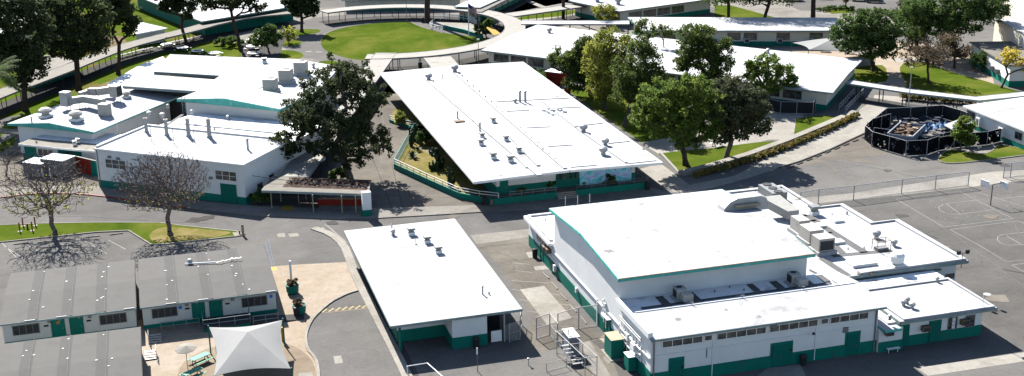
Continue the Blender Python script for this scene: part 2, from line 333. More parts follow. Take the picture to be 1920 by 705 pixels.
# rooftop pieces, all parts of their building
def vent(root,p,k='cap',s=1.0,rz=0):
    x,y,z=p
    if k=='cap':
        b=MB().lathe(p,[(.3*s,0),(.3*s,.25*s),(.24*s,.25*s),(.24*s,.6*s),(.42*s,.62*s),(.42*s,.85*s),(.2*s,1.02*s),(.02,1.06*s)],12);o=b.build('roof_vent','galv',root)
    elif k=='box':
        b=MB().box(p,(.7*s,.7*s,.35*s),rz);o=b.build('roof_vent','gutter',root)
        b=MB().box((x,y,z+.35*s),(.5*s,.5*s,.25*s),rz);b.box((x,y,z+.6*s),(.8*s,.8*s,.22*s),rz);b.build('vent_hood','steel',o)
    elif k=='turb':
        b=MB().lathe(p,[(.38*s,0),(.30*s,.3*s),(.30*s,.45*s),(.5*s,.5*s),(.62*s,.75*s),(.55*s,1.05*s),(.3*s,1.2*s),(.02,1.25*s)],14);o=b.build('roof_vent','galv',root)
    elif k=='mush':
        b=MB().box(p,(1.5*s,1.5*s,.4*s),rz);o=b.build('exhaust_fan','gutter',root)
        b=MB().lathe((x,y,z+.4*s),[(.55*s,0),(.55*s,.35*s),(.9*s,.4*s),(.95*s,.75*s),(.6*s,1.0*s),(.1*s,1.1*s)],16);b.build('fan_hood','duct',o)
    elif k=='pipe':
        b=MB().tube(p,(x,y,z+1.3*s),.14*s,.14*s,10);o=b.build('vent_pipe','galv',root)
        b=MB().lathe((x,y,z+1.3*s),[(.2*s,0),(.2*s,.12*s),(.02,.22*s)],10);b.build('pipe_cap','steel',o)
    elif k=='stub':
        b=MB().tube(p,(x,y,z+.35*s),.09*s,.09*s,8);o=b.build('vent_pipe','steel',root)
    elif k=='flue':
        b=MB().tube(p,(x,y,z+2.6*s),.30*s,.30*s,14);b.tube((x,y,z+2.6*s),(x,y,z+2.75*s),.34*s,.34*s,14);b.tube((x,y,z),(x,y,z+.3),.45*s,.33*s,14);o=b.build('flue_pipe','galv',root)
        b=MB().tube((x,y,z+2.751*s),(x,y,z+2.78*s),.26*s,.26*s,14);b.build('flue_mouth','rust',o)
    elif k=='rod':
        b=MB().tube(p,(x,y,z+2.6*s),.05,.05,6);b.box((x,y,z),(.3,.3,.08));o=b.build('roof_post','steel',root)
    return o
def acunit(root,p,d,rz=0,m='galv',face=0,curb=.35,name='air_conditioner',fan=True):
    x,y,z=p;b=MB();b.box(p,(d[0]+.5,d[1]+.5,curb),rz);c=b.build('equipment_curb','roof',root)
    b=MB().box((x,y,z+curb),d,rz);o=b.build(name,m,root)
    co,si=math.cos(rz),math.sin(rz)
    b=MB();q=lambda lx,ly:(x+lx*co-ly*si,y+lx*si+ly*co)
    if face==0: cx,cy=q(0,-d[1]/2-.012);b.box((cx,cy,z+curb+.15),(d[0]*.84,.02,d[2]*.72),rz)
    elif face==1: cx,cy=q(-d[0]/2-.012,0);b.box((cx,cy,z+curb+.15),(.02,d[1]*.84,d[2]*.72),rz)
    elif face==2: cx,cy=q(d[0]/2+.012,0);b.box((cx,cy,z+curb+.15),(.02,d[1]*.84,d[2]*.72),rz)
    b.build('grille','dark',o)
    if fan:
        cx,cy=q(d[0]*.0,d[1]*.2);b=MB().tube((cx,cy,z+curb+d[2]),(cx,cy,z+curb+d[2]+.04),min(d[0],d[1])*.28,None,16);b.build('fan_grille','dark',o)
    return o
def strip(root,name,p,q,w,z,m,th=.006):
    "thin strip lying on a surface at z, world xy"
    b=MB().bar((p[0],p[1],z+th/2),(q[0],q[1],z+th/2),w,th);return b.build(name,m,root)
# ground sheets
LV=[0.0]
def sheet(name,P,m,lv,kind='structure',px=True,z=None):
    P=[at2(*p) for p in P] if px else P
    zz=.004*lv if z is None else z
    me=MB();P=ccw(P);me.add([(p[0],p[1],zz) for p in P],[tuple(range(len(P)))])
    o=me.build(name,m);tag(o,kind=kind);return o
def smooth(P,n=2,closed=True):
    for _ in range(n):
        Q=[];k=len(P)
        for i in range(k if closed else k-1):
            a=P[i];b=P[(i+1)%k];Q+=[L_(a,b,.25),L_(a,b,.75)]
        if not closed: Q=[P[0]]+Q+[P[-1]]
        P=Q
    return P
def ribbon(b,P,w,z0,z1,closed=False,mi=0):
    "a band of width w following a world polyline"
    n=len(P);Lf=[];Rt=[]
    for i in range(n):
        a=P[i-1] if (i>0 or closed) else P[i];c=P[(i+1)%n] if (i<n-1 or closed) else P[i]
        d=np.array(c[:2])-np.array(a[:2]);d/=max(np.linalg.norm(d),1e-9);nn=np.array([-d[1],d[0]])*w/2
        Lf.append(np.array(P[i][:2])+nn);Rt.append(np.array(P[i][:2])-nn)
    vs=[];fs=[]
    for l,r in zip(Lf,Rt): vs+=[(*l,z0),(*r,z0),(*r,z1),(*l,z1)]
    m=n if closed else n-1
    for i in range(m):
        j=(i+1)%n;a=4*i;c=4*j
        fs+=[(a+3,a+2,c+2,c+3),(a+1,c+1,c+2,a+2),(a,a+3,c+3,c),(a,c,c+1,a+1)]
    if not closed: fs+=[(0,1,2,3),(4*(n-1)+3,4*(n-1)+2,4*(n-1)+1,4*(n-1))]
    b.add(vs,fs,mi)
def kerb(P,w=.18,h=.13,m='conc',closed=False,px=True,name='kerb'):
    P=[at2(*p) for p in P] if px else P;b=MB();ribbon(b,P,w,0,h,closed);o=b.build(name,m);return tag(o,kind='structure')
def lines(name,segs,w,lv,m='line',px=True):
    b=MB()
    for s in segs:
        P=[at2(*p) for p in s] if px else s;ribbon(b,P,w,.004*lv-.003,.004*lv)
    return tag(b.build(name,m),kind='structure')
def raised(name,P,m,h,px=True):
    P=[at2(*p) for p in P] if px else P;o=MB().prism(P,-.05,h).build(name,m);return tag(o,kind='structure')
# ================================================================ GROUND
g=MB();g.add([(-900,-300,0),(1400,-300,0),(1400,1500,0),(-900,1500,0)],[(0,1,2,3)]);tag(g.build('ground','asphalt'),kind='structure')
# --- far campus ground: pale concrete and lawns around the ring walkway
sheet('far_left_ground',[(-120,240),(-30,240),(10,262),(30,300),(10,420),(-120,420)],'grass2',1,px=False)
sheet('courtyard_paving',[(12,262),(20,236),(86,236),(128,225),(152,262),(120,300),(108,330),(20,335)],'conc',2,px=False)
circ=lambda cx,cy,r,n=48:[(cx+r*math.cos(2*PI*i/n),cy+r*math.sin(2*PI*i/n)) for i in range(n)]
asph=[(470,60),(560,42),(600,30),(720,25),(860,22),(950,60),(930,90),(860,125),(760,132),(640,150),(600,110),(560,110),(520,80)]
sheet('courtyard_path',smooth(asph,2),'asphalt',2.5)
sheet('oval_lawn',smooth([(601,78),(606,64),(640,52),(700,43),(768,39),(778,46),(800,54),(830,62),(870,66),(920,74),(925,84),(880,93),(800,100),(751,106),(700,114),(660,112),(620,100),(604,90)],2),'grass',3)
kerb(smooth([(601,78),(606,64),(640,52),(700,43),(768,39),(778,46),(800,54),(830,62)],2,False),.3,.06,'conc')
sheet('lawn',smooth([(545,58),(560,54),(600,55),(602,60),(570,66),(548,68)],2),'grass',3)
sheet('lawn',smooth([(530,76),(556,74),(568,79),(558,86),(520,86)],2),'grass2',3)
sheet('lawn',smooth([(500,98),(530,93),(560,96),(572,104),(560,112),(490,112)],2),'grass',3)
sheet('lawn',smooth([(592,116),(618,113),(640,117),(652,124),(645,140),(600,130)],2),'grass',3)
sheet('lawn',[(345,92),(395,86),(460,78),(455,115),(380,115),(340,105)],'grass',3)
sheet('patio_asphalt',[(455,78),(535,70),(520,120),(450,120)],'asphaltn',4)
strip_=lines('path_marking',[[(573,96.5),(584,96.5)],[(592,97.5),(604,97.5)]],.5,5)
# strip between the diagonal walkway and the left buildings
sheet('grass_verge',smooth([(-20,262),(0,238),(60,205),(110,180),(160,160),(230,128),(275,115),(275,128),(215,155),(150,190),(100,215),(20,240),(-20,275)],1),'grass2',2)
sheet('path',[(150,178),(190,158),(255,134),(258,141),(200,165),(160,190)],'dirt',3)
sheet('lawn',[(250,25),(300,34),(360,62),(352,68),(330,62),(312,54),(260,42)],'grass',2)
sheet('bare_soil',[(190,65),(230,68),(240,82),(205,100),(180,95)],'dirt',2)
sheet('lawn',[(-10,262),(28,250),(28,275),(-10,290)],'grass',3)
lines('path',[[(-10,300),(40,268)],[(-10,270),(40,245)]],1.6,4,'conc')
# lawns top centre
sheet('lawn',[(936,16),(985,-8),(1100,-8),(1100,10),(1060,5),(960,24)],'grass2',2)
sheet('lawn',[(960,36),(1000,26),(1080,18),(1100,14),(1100,20),(1055,30),(985,38)],'grass',3)
lines('path',[[(985,0),(1015,12),(1060,20)],[(960,40),(1040,33),(1090,30)]],1.8,5,'concw')
# top right
sheet('car_park',[(1440,-30),(1700,-30),(1700,36),(1650,42),(1570,22),(1500,20),(1445,8)],'asphalt',2)
sheet('pavement',[(1300,-10),(1450,-5),(1500,20),(1570,22),(1740,20),(1760,30),(1700,60),(1560,48),(1400,30),(1330,12)],'conc',3)
sheet('lawn',[(1340,10),(1370,10),(1480,40),(1478,60),(1340,60)],'grass',4)
sheet('lawn',[(1540,18),(1575,13),(1603,16),(1600,24),(1560,26)],'grass',4)
sheet('plaza_paving',[(1440,85),(1700,78),(1850,100),(1870,180),(1600,150),(1540,110)],'plaza',4)
sheet('lawn',smooth([(1600,128),(1630,122),(1662,122),(1668,152),(1640,156),(1600,150)],1),'grass',5)
sheet('lawn',smooth([(1688,118),(1715,116),(1742,118),(1765,130),(1870,158),(1960,190),(1960,210),(1700,165),(1686,152)],1),'grass',5)
sheet('path',[(1655,100),(1672,100),(1700,160),(1690,175),(1668,160)],'plaza',6)
sheet('path',[(1670,108),(1740,110),(1745,116),(1680,117)],'concw',6)
sheet('car_park',[(1400,-60),(1800,-60),(1800,-18),(1400,-20)],'asphaltn',4)
# --- cafeteria plaza, entry
sheet('entry_plaza',[(560,395),(640,392),(700,392),(905,388),(940,395),(900,340),(800,200),(735,130),(680,130),(600,300)],'asphaltb',2)
lines('expansion_joint',[[(735,390),(700,300),(690,250)],[(755,388),(735,310)],[(640,365),(905,372)],[(745,345),(880,360)]],.12,3,'asphaltn')
sheet('garden_bed',[(739.7,313.7),(780,236),(800,236),(905,340),(905,378),(898,375),(820,342)],'drygrass',3)
sheet('garden_bed',[(732,228),(738,205),(756,196),(800,240),(778,243)],'drygrass',3)
sheet('bare_soil',smooth([(795,278),(820,283),(822,290),(805,291)],1),'conc',4)
# --- sidewalks with kerb step
raised('pavement',[(-20,352),(30,353),(100,350),(186,350),(300,372),(462,386),(520,388),(600,392),(700,392),(899,386),(913,398),(800,405),(700,410.6),(607,410.6),(480,405.5),(286,383.4),(204,370),(153,364.7),(102,363),(51,364.7),(-20,374)],'conc',.13)
kerb([(-20,374),(51,364.7),(102,363),(153,364.7),(204,370),(286,383.4),(350,391)],.2,.15,'redp')
sheet('pavement',[(899,386),(940,378),(1220,352),(1262,360),(1230,378),(1100,390),(913,398)],'conc',3)
sheet('service_yard',[(-20,352),(30,353),(100,350),(186,350),(182,300),(40,285),(-20,300)],'asphaltb',1)
sheet('path',[(1196,318),(1238,306),(1300,352),(1262,360),(1230,342)],'concw',4)
# --- lawns beside cafeteria
sheet('shaded_lawn',[(1062,168),(1120,160),(1240,170),(1290,180),(1290,275),(1236,286),(1196,262),(1120,210)],'grass',2)
sheet('path',[(1052,168),(1062,157),(1140,162),(1140,167),(1070,167),(1064,174)],'concw',3)
sheet('paved_terrace',[(1200,268),(1270,255),(1440,195),(1510,205),(1490,262),(1440,262),(1427,266),(1336,277.6),(1275,283),(1234,288)],'concw',3)
sheet('lower_lawn',[(1234,288),(1275,283),(1336,277.6),(1427,266),(1472,264),(1404,291),(1336,312),(1277,327)],'grass',4)
sheet('small_lawn',[(1493,222),(1545,216),(1568,219),(1515,247),(1488,256)],'grass',4)
b=MB();Pw=[at2(*p) for p in [(1277,328),(1338,313),(1404,293),(1475,267),(1540,240),(1604,213)]];ribbon(b,Pw,1.3,0,.55);o=b.build('terrace_wall','concw')
tag(o,'low concrete planter wall curving between the tree lawn and the hedge','wall')
b=MB();ribbon(b,[at2(1239,289),at2(1276,329)],.35,0,.3);o=b.build('garden_kerb','line');tag(o,kind='structure')
sheet('pavement',[(1262,360),(1300,345),(1377,330),(1430,302),(1541,252),(1604,224),(1612,205),(1635,190),(1640,178),(1700,182),(1700,195),(1668,207),(1622,250),(1556,281),(1500,303),(1458,316),(1400,335),(1300,362)],'concw',5)
sheet('bare_soil',[(1556,283),(1622,252),(1630,268),(1668,290),(1560,300),(1500,312),(1470,318)],'asphaltb',2)
kerb([(1458,316),(1500,303),(1556,281),(1622,250)],.25,.14,'asphaltn')
b=MB()
for i in range(9):
    p=L_((1478,316),(1634,252),i/9);q=L_((1478,316),(1634,252),i/9+.06);ribbon(b,[at2(*p),at2(*q)],.3,0,.12)
tag(b.build('broken_kerb','asphaltn'),kind='structure')
# --- right hand court and fence strip
sheet('pavement',[(1500,372),(1600,362),(1814,329),(1860,322),(1960,316),(1960,333),(1818,351),(1600,376),(1534,384),(1500,388)],'concw',3)
sheet('playground',[(1534,384),(1600,376),(1818,351),(1960,333),(2300,330),(2300,800),(1920,670),(1840,600),(1700,470)],'asphaltd',2)
court=[[(1679.6,373),(1770,426)],[(1770,426),(1899,410)],[(1899,410),(1799,358.6)],[(1799,358.6),(1679.6,373)],
 [(1866,392.5),(1799,402),(1784,401.5),(1770,398.5),(1761,393),(1760,388),(1768,383.5),(1780,381),(1792,379.6),(1832,375.5)],[(1775,383),(1800,401)],
 [(1781,430.5),(1910,414)],[(1781,430.5),(1836,460),(1887,491),(1960,483)],[(1910,414),(1960,438)],[(1960,431),(1920,436),(1879,440),(1871,444),(1870,450),(1876,456),(1890,460),(1960,457)],
 [(1887,442),(1916,459)],[(1897,497),(1960,489)],[(1897,497),(1960,532)],[(1815,355),(1960,400)],[(1860,374),(1960,364)]]
lines('court_lines',court,.085,4)
b=MB()
for i in range(7):
    for j in range(4):
        p=at2(1745+i*21+j*9,378+j*11-i*2.2)
        b.box((p[0],p[1],.012),(.15,.15,.004))
tag(b.build('court_dots','line'),kind='structure')
# grass island by the enclosure
P=smooth([(1756.6,300),(1768,306),(1790,307.5),(1850,301),(1925,291),(1960,288),(1925,282),(1895,275),(1870,272),(1862,283),(1845,290),(1820,287),(1804,284),(1775,281)],1)
raised('grass_island',P,'grass',.10);kerb(P,.22,.14,'conc',closed=True)
sheet('bare_soil',[(1804,284),(1870,270),(1862,283),(1845,291)],'conc',3)
# --- road to car park, islands
P=[(-20,424),(80,420),(180,418),(300,418.5),(340,424),(442.6,434.5),(459,440),(440,444),(313,458),(284,459.5),(262,446),(241,433),(180,436),(-20,457)]
raised('grass_island',P,'grass',.10);kerb(P,.2,.14,'concw',closed=True)
sheet('dry_patch',smooth([(278,440),(300,427),(340,428),(420,434),(438,438),(400,447),(320,455),(286,456)],2),'drygrass',1,z=.108)
sheet('kerb_apron',[(436,437),(452,437),(458,442),(440,445)],'concw',1,z=.112)
lines('parking_lines',[[(0,452),(30,482)],[(8,462),(44,484)],[(52,460),(88,480)],[(112,455),(150,476)],[(160,452),(200,476)],[(203,450),(236,468)]],.1,3)
b=MB()
for p,q in [((25,459),(52,456)),((70,455.5),(92,453)),((115,450.5),(142,448)),((160,446),(188,442.5)),((205,441),(231,437.5))]:
    ribbon(b,[at2(*p),at2(*q)],.2,0,.13)
tag(b.build('wheel_stop_row','concw'),'row of concrete wheel stops along the kerb behind the portable classrooms','wheel stops') if False else None
def wheelstop(p,q,label,group):
    a=at2(*p);c=at2(*q);L=math.dist(a,c);x,y=(a[0]+c[0])/2,(a[1]+c[1])/2
    b=MB();rz=math.atan2(c[1]-a[1],c[0]-a[0]);b.box((x,y,0),(L,.2,.07),rz);b.box((x,y,.07),(L-.06,.13,.06),rz)
    o=b.build('wheel_stop','concw');tag(o,label,'wheel stop',group)
for k,(p,q) in enumerate([((25,459),(52,456)),((70,455.5),(92,453)),((115,450.5),(142,448)),((160,446),(188,442.5)),((205,441),(231,437.5))]):
    wheelstop(p,q,['leftmost','second from left','middle','fourth from left','rightmost'][k]+' concrete wheel stop along the kerb behind the grey portable roofs','wheel stops along the grass island')
for k,(p,q) in enumerate([((1016,511),(1029.5,523)),((1033,530),(1045.6,543)),((1050,551),(1063,564)),((1067,571.5),(1081,586)),((1088,594),(1100,608))]):
    wheelstop(p,q,['farthest','second farthest','middle','second nearest','nearest'][k]+' concrete wheel stop beside the long green based gym wall','wheel stops beside the gym wall')
# plaza by the portables
sheet('portable_yard',[(505,500),(560,496),(640,492),(662,490),(672,520),(676,543),(655,550),(630,562),(601,583),(583,605),(573,635.5),(576.5,656),(588,668),(597,685),(598,720),(250,720),(250,600),(300,600),(500,590)],'plaza',2)
Q=[(672,545),(655,550),(640,556.5),(620,567),(601,583),(588,596),(580,609),(575,622),(573,635.5),(576.5,656),(588,668),(595,680.6),(598,705),(598,720)]
kerb(smooth(Q,1,False),.3,.14,'concw')
sheet('round_patch',smooth([(330,712),(340,682),(365,665),(391,652),(450,640),(524,640.7),(560,652),(585,674),(594,700),(594,730),(330,730)],1),'tanc',3)
sheet('yellow_ramp_pad',[(503,503),(517,500),(521,506),(506,508)],'yel',3)
sheet('pale_pad',[(625,668),(640,667),(643,681),(628,682)],'concw',3)
sheet('pale_pad',[(519,438.5),(533,437),(536,444),(521,445)],'concw',3);sheet('pale_pad',[(540,438.5),(558,437),(562,443),(544,445)],'concw',3)
sheet('pale_pad',[(560,700),(585,698),(588,712),(560,714)],'concw',5)
lines('hump_markings',[[(604+i*12.5,586-i*1.3),(613+i*12.5,579-i*1.3)] for i in range(7)],.22,3,'hump')
lines('hump_markings',[[(603,583),(690,574)],[(607,587),(693,578)]],.08,4,'hump')
lines('disabled_bay_lines',[[(480,448),(492,434)],[(497,452),(510,498)],[(503,446),(514,498)]]+[[(498+i*2.1,455+i*8),(508+i*1.4,458+i*8)] for i in range(5)],.07,3,'blueline')
lines('road_scuffs',[[(610,420),(650,455)],[(604,426),(640,460)]],.3,3,'conc')
# strip left of the snack building
Q=[(588,428),(622,440),(645,460),(655,485),(668,520),(690,563),(720,620),(745,668),(765,710),(790,760)]
b=MB();ribbon(b,[at2(*p) for p in smooth(Q,1,False)],1.1,0,.12);tag(b.build('pavement','concw'),kind='structure')
b=MB();ribbon(b,[at2(*p) for p in [(655,440),(672,480),(700,545),(735,620),(750,650),(775,700),(800,750)]],.9,0,.02);tag(b.build('gutter_strip','asphaltn'),kind='structure')
# concrete cross band and car bays right of the snack building
sheet('concrete_band',[(881,441),(1003,428),(1003,443),(894,458)],'conc',3)
sheet('parking_bays',[(894,458),(1003,443),(1012,500),(1110,612),(1180,705),(1190,730),(960,730),(1000,590),(940,500)],'asphaltb',2)
sheet('pale_pad',[(975,543),(1020,536),(1072.7,596),(1025.7,609)],'concw',3)
sheet('pale_pad',[(1123,635),(1133,627),(1148,640),(1134,644)],'plaza',5)
sheet('repair_patch',[(1108,640),(1160,625),(1190,672),(1150,672)],'asphaltn',4);sheet('repair_patch',[(1150,680),(1190,672),(1215,700),(1215,730),(1170,730)],'asphaltn',4)
sheet('repair_patch',[(1130,671),(1152,664),(1163,675),(1140,682)],'conc',5)
sheet('pavement',[(960,652),(1040,640),(1060,680),(1080,730),(960,730)],'asphaltb',3)
sheet('concrete_band',[(780,700),(880,672),(1080,652),(1090,730),(780,730)],'asphalt',4)
sheet('pavement',[(1088,640),(1105,638),(1160,730),(1120,730)],'conc',4)
lines('parking_lines',[[(960,493),(992,496)],[(966,507.6),(998,511)],[(960,526.4),(1031,531)],[(960,543),(1050,553)],[(973,562),(1069,572.6)],[(988,583.5),(1084,595)],[(1010,607),(1092,617)]],.1,4)
lines('gutter_line',[[(1052,492),(1170,640),(1230,720)]],.1,4,'asphaltn')
for i,(x,y) in enumerate([(1000,480),(1010,500)]): pass
sheet('pale_pad',[(986,474),(1002,471),(1006,482),(992,484)],'concw',4);sheet('pale_pad',[(1000,500),(1022,498),(1030,505),(1004,507)],'concw',4)
sheet('pale_pad',[(1420,705),(1440,690),(1500,683),(1520,720),(1430,730)],'concw',3)
sheet('concrete_band',[(1718,690),(1910,662),(1960,655),(1960,672),(1740,705)],'concw',3)
sheet('sandy_stain',smooth([(1560,290),(1580,288),(1620,300),(1650,305),(1610,306),(1580,298)],2),'asphaltb',4)
lines('sandy_tracks',[[(1565,288),(1590,296),(1625,302),(1660,312)],[(1540,302),(1555,310),(1570,322)]],.6,5,'asphaltb')
lines('tyre_marks',[[(1710,430),(1760,448)],[(1880,505),(1960,520)],[(1730,460),(1800,470)]],.35,5,'asphaltn')

# patched and stained asphalt
random.seed(21)
for k in range(16):
    x=random.choice([random.uniform(300,900),random.uniform(1500,1900)]);y=random.uniform(385,430) if x<900 else random.uniform(300,640)
    if x>1500 and 345<y<388: y+=50
    p=at2(x,y);r_1=random.uniform(.5,1.8);P=[(p[0]+r_1*random.uniform(.5,1.2)*math.cos(t*PI/5),p[1]+r_1*random.uniform(.4,1.0)*math.sin(t*PI/5)) for t in range(10)]
    sheet('asphalt_patch',smooth(P,1),'asphaltn' if k%3 else 'asphaltb',6+k*.3,px=False)
def wander(p,q,w_,n=14,amp=.8):
    a=np.array(at2(*p));c=np.array(at2(*q));d=c-a;nn=np.array([-d[1],d[0]])/np.linalg.norm(d);off=0;P=[]
    for i in range(n+1): off+=random.uniform(-amp,amp)*.5;P.append(tuple(a+d*i/n+nn*off))
    return P
lines('crack_sealant',[wander(p,q,.1) for p,q in [((1600,400),(1900,640)),((1700,380),(1960,560)),((1830,500),(1700,430)),((1540,395),(1800,470)),((1880,400),(1960,520)),((1560,300),(1740,330)),((880,480),(1000,620)),((930,470),(1060,520)),((0,395),(420,412)),((700,300),(880,370)),((720,200),(700,330))]],.07,9,'crack',px=False)
# ================================================================ BUILDINGS
# ---- GYM (tall hall, low front wing, left annex) ----
X0,X1=45.4,67.6
gym=building('gymnasium','largest white gymnasium with a tall pitched hall, green base and a row of high windows','gymnasium',rect(X0,116.7,X1,138.9),8.3,band=None)
MB().prism(rect(X0,107.7,71.3,116.7),0,5.15).build('front_wing','white',gym)
MB().prism(rect(X0,138.9,X1,149.6),0,3.7).build('rear_wing','white',gym)
b=MB();b.box((X0-.02,(107.7+149.6)/2,0),(.06,149.6-107.7,1.55));b.build('wainscot','teal',gym)
b=MB();b.box(((X0+71.3)/2,107.68,0),(71.3-X0+.06,.06,1.35));b.build('wainscot','teal',gym)
# pitched roof
ya,yr,yb=115.7,127.9,139.4;xa,xb=44.95,67.95;ze,zr=8.62,9.45
roofslab(gym,[[(xa,ya,ze),(xb,ya,ze),(xb,yr,zr),(xa,yr,zr)],[(xa,yr,zr),(xb,yr,zr),(xb,yb,ze),(xa,yb,ze)]],.22,'roof','fascia',.34)
for x in (X0,X1-.25):
    b=MB();b.add([(x,116.7,8.3),(x,138.9,8.3),(x,yr,9.15),(x+.25,116.7,8.3),(x+.25,138.9,8.3),(x+.25,yr,9.15)],[(0,1,2),(5,4,3),(0,2,5,3),(2,1,4,5),(1,0,3,4)]);b.build('gable_wall','white',gym)
b=MB();b.bar((xa,ya-.03,ze+.01),(xb,ya-.03,ze+.01),.12,.07);b.build('gutter','rust',gym)
# low front roof: recessed flat part + sloped front strip
b=MB();b.slab([(X0-.1,112.6,5.55),(71.4,112.6,5.55),(71.4,116.66,5.75),(X0-.1,116.66,5.75)],.3);b.build('recessed_roof','roof_lifted',gym)  # brighter roof colour offsets the shade of the tall hall
roofslab(gym,[(45.3,107.15,5.35),(71.8,107.15,5.35),(71.8,112.55,6.0),(45.3,112.55,6.0)],.22,'roof','gfascia',.24,name='front_roof')
b=MB();b.box((X0-.12,112.2,5.3),(.5,9.2,.62));b.build('parapet','gutter',gym)
b=MB();b.box((X0+13,112.62,5.3),(25.6,.25,.78));b.build('parapet','gutter',gym)
b=MB();b.add([(69.3,111.0,5.9),(71.8,106.9,5.4),(72.3,107.6,5.5),(72.3,121.0,5.5),(67.7,121.0,5.5),(67.7,116.7,5.8)],[(0,1,2,3,4,5)]);
b=MB();b.slab([(69.6,112.6,6.02),(71.8,112.6,6.02),(71.8,119.5,5.2),(69.6,119.5,5.2)],.3);b.build('side_roof','roof',gym)
# rear annex roof (seen at left of the gym)
roofslab(gym,[(44.9,139.5,4.0),(67.6,139.5,4.0),(67.6,150.1,4.0),(44.9,150.1,4.0)],.28,'roof_lifted','gutter',.4,name='rear_roof')
b=MB();ribbon(b,[(45.4,140),(45.4,149.6),(67,149.6)],.5,3.98,4.22);b.build('parapet','roof',gym)
for p in [(47,147.5,4),(48.2,146.5,4)]: vent(gym,p,'stub')
# front facade
w=Wall(gym,(X0,107.7),(71.3,107.7))
bounds=[(1241.5,4),(1342.7,5),(1441.7,5),(1557,5)];zt,zb=4.82,4.02
def sx(x,y): return w.px(x,y)[0]
a0=sx(1241,650);b=MB()
groups=[(1241,650,1317,640,4),(1343,636,1436,622,5),(1442,622,1533,608,5),(1556,604,1628,592,4)]
for (x0,y0,x1,y1,n) in groups: w.window(sx(x0,y0),zb,sx(x1,y1),zt,nv=n,fm='gutter')
for x,y in [(1328,630),(1546,602)]:
    a=sx(x,y);w.window(a-.45,zb+.1,a+.45,zt-.05,nv=1,fm='gutter')
for (x0,x1,yb_) in [(1258,1277,700),(1448,1480,675),(1587,1606,660)]:
    a,_=w.px(x0,yb_);c,_=w.px(x1,yb_);w.panel(a-.3,c+.3,1.3,2.75,'teal',name='door_surround');w.door(a,c,.08,2.35,'teald',leaves=2 if x1-x0>25 else 1,base=.05)
b=MB();w.bx(b,.1,25.8,3.22,3.29,.0,.09);b.build('conduit','gutter',gym)
for x,y0,y1 in [(1336,640,703),(1530,607,670)]:
    a=sx(x,y0);b=MB();w.bx(b,a,a+.08,.1,3.9,.0,.08);b.build('conduit','gutter',gym)
b=MB();w.bx(b,.25,.37,0,5.1,.03,.15);b.build('downpipe','trim',gym)
b=MB();w.bx(b,25.55,25.68,0,5.1,.03,.15);b.build('downpipe','trim',gym)
for x,y in [(1279,687),(1483,655),(1525,625)]:
    a,z=w.px(x,y);w.panel(a-.12,a+.12,z-.12,z+.12,'plastic',.0,.15,'wall_box')
a,z=w.px(1585,618);w.panel(a-.3,a+.3,z-.3,z+.3,'steel',.0,.12,'wall_box')
a,z=w.px(1449,610);w.panel(a-.35,a+.35,z-.1,z+.1,'steel',.0,.3,'wall_lamp')
a,z=w.px(1325,660);w.panel(a-.04,a+.04,z-.6,z+.5,'steel',.0,.08,'conduit')
# left facade (facing the car bays)
wl=Wall(gym,(X0,149.6),(X0,107.7))
b=MB();wl.bx(b,10,41.8,2.9,3.05,0,.14);b.build('ledge','gutter',gym)
b=MB();wl.bx(b,10,41.8,2.65,2.7,0,.08);b.build('conduit','gutter',gym)
a,_=wl.px(1140,605);wl.door(a-.9,a+.9,0,2.25,'teal',leaves=2);
b=MB();wl.bx(b,a-1.0,a+1.0,2.42,2.5,0,.5);b.build('door_canopy','gutter',gym)
b=MB()
for ax in (28.2,28.6,29.2,33.4,34,34.8,35.6,36.4,37.2,38,38.8,39.5): wl.bx(b,ax,ax+.09,random.uniform(.8,2.2),random.uniform(2.6,4.6),.05,.16)
for zz in (1.7,2.3,2.9,3.9,4.2): wl.bx(b,33.2+random.random()*2,39.6,zz,zz+.1,.12,.22)
b.build('pipework','gutter',gym)
for ax,z,ww,hh,dd in [(34.3,1.2,.8,.7,.4),(38,2.3,.9,.7,.5),(36,2.5,.5,.7,.35),(29,3.4,.35,.4,.25),(19.5,1.2,.3,.6,.3),(11.5,.8,.4,.8,.4)]:
    b=MB();wl.bx(b,ax-ww/2,ax+ww/2,z,z+hh,.03,dd);b.build('meter_box','gutter',gym)
wl.panel(26.3,26.5,.1,3.2,'white',.0,.15,'downpipe')
wl.window(3.5,2.2,9.0,3.1,nv=5,fm='gutter');wl.door(5.2,6.3,0,2.1,'teal')
wl.ac(7.8,2.2,.9,.6,.6);wl.ac(9.2,2.4,.8,.55,.6)
# roof pieces of the recessed roof
for px,py in [(1275,560),(1489,532)]:
    p=at(px,py,5.75);acunit(gym,(p[0],p[1]+.1,5.72),(1.15,1.15,1.15),0,'duct',1,.12)
    b=MB().box((p[0]+.35,p[1]-1.0,5.95),(1.1,.9,.75));b.build('air_duct','duct',gym)
    for dx in (-1.9,1.6): strip(gym,'roof_pad',(p[0]+dx,112.9),(p[0]+dx,116.3),.9,5.72,'pad',.03)
strip(gym,'roof_pad',(X0+1.5,114.1),(69.3,114.1),.55,5.64,'pad',.02);strip(gym,'roof_pad',(69.0,114.4),(69.0,116.4),.8,5.72,'pad',.03);strip(gym,'roof_pad',(60.5,114.4),(60.5,116.4),.8,5.72,'pad',.03)
for px,py in [(1368,540),(1395,545),(1340,548)]: vent(gym,at(px,py,5.7),'stub',.8)
for px,py in [(1297,569),(1392,556),(1505,540)]:
    p=at(px,py,6.1);b=MB().tube((p[0]-.5,p[1]+.5,6.05),(p[0]+.1,p[1]-.3,6.35),.05,.05,6);b.build('conduit','steel',gym)
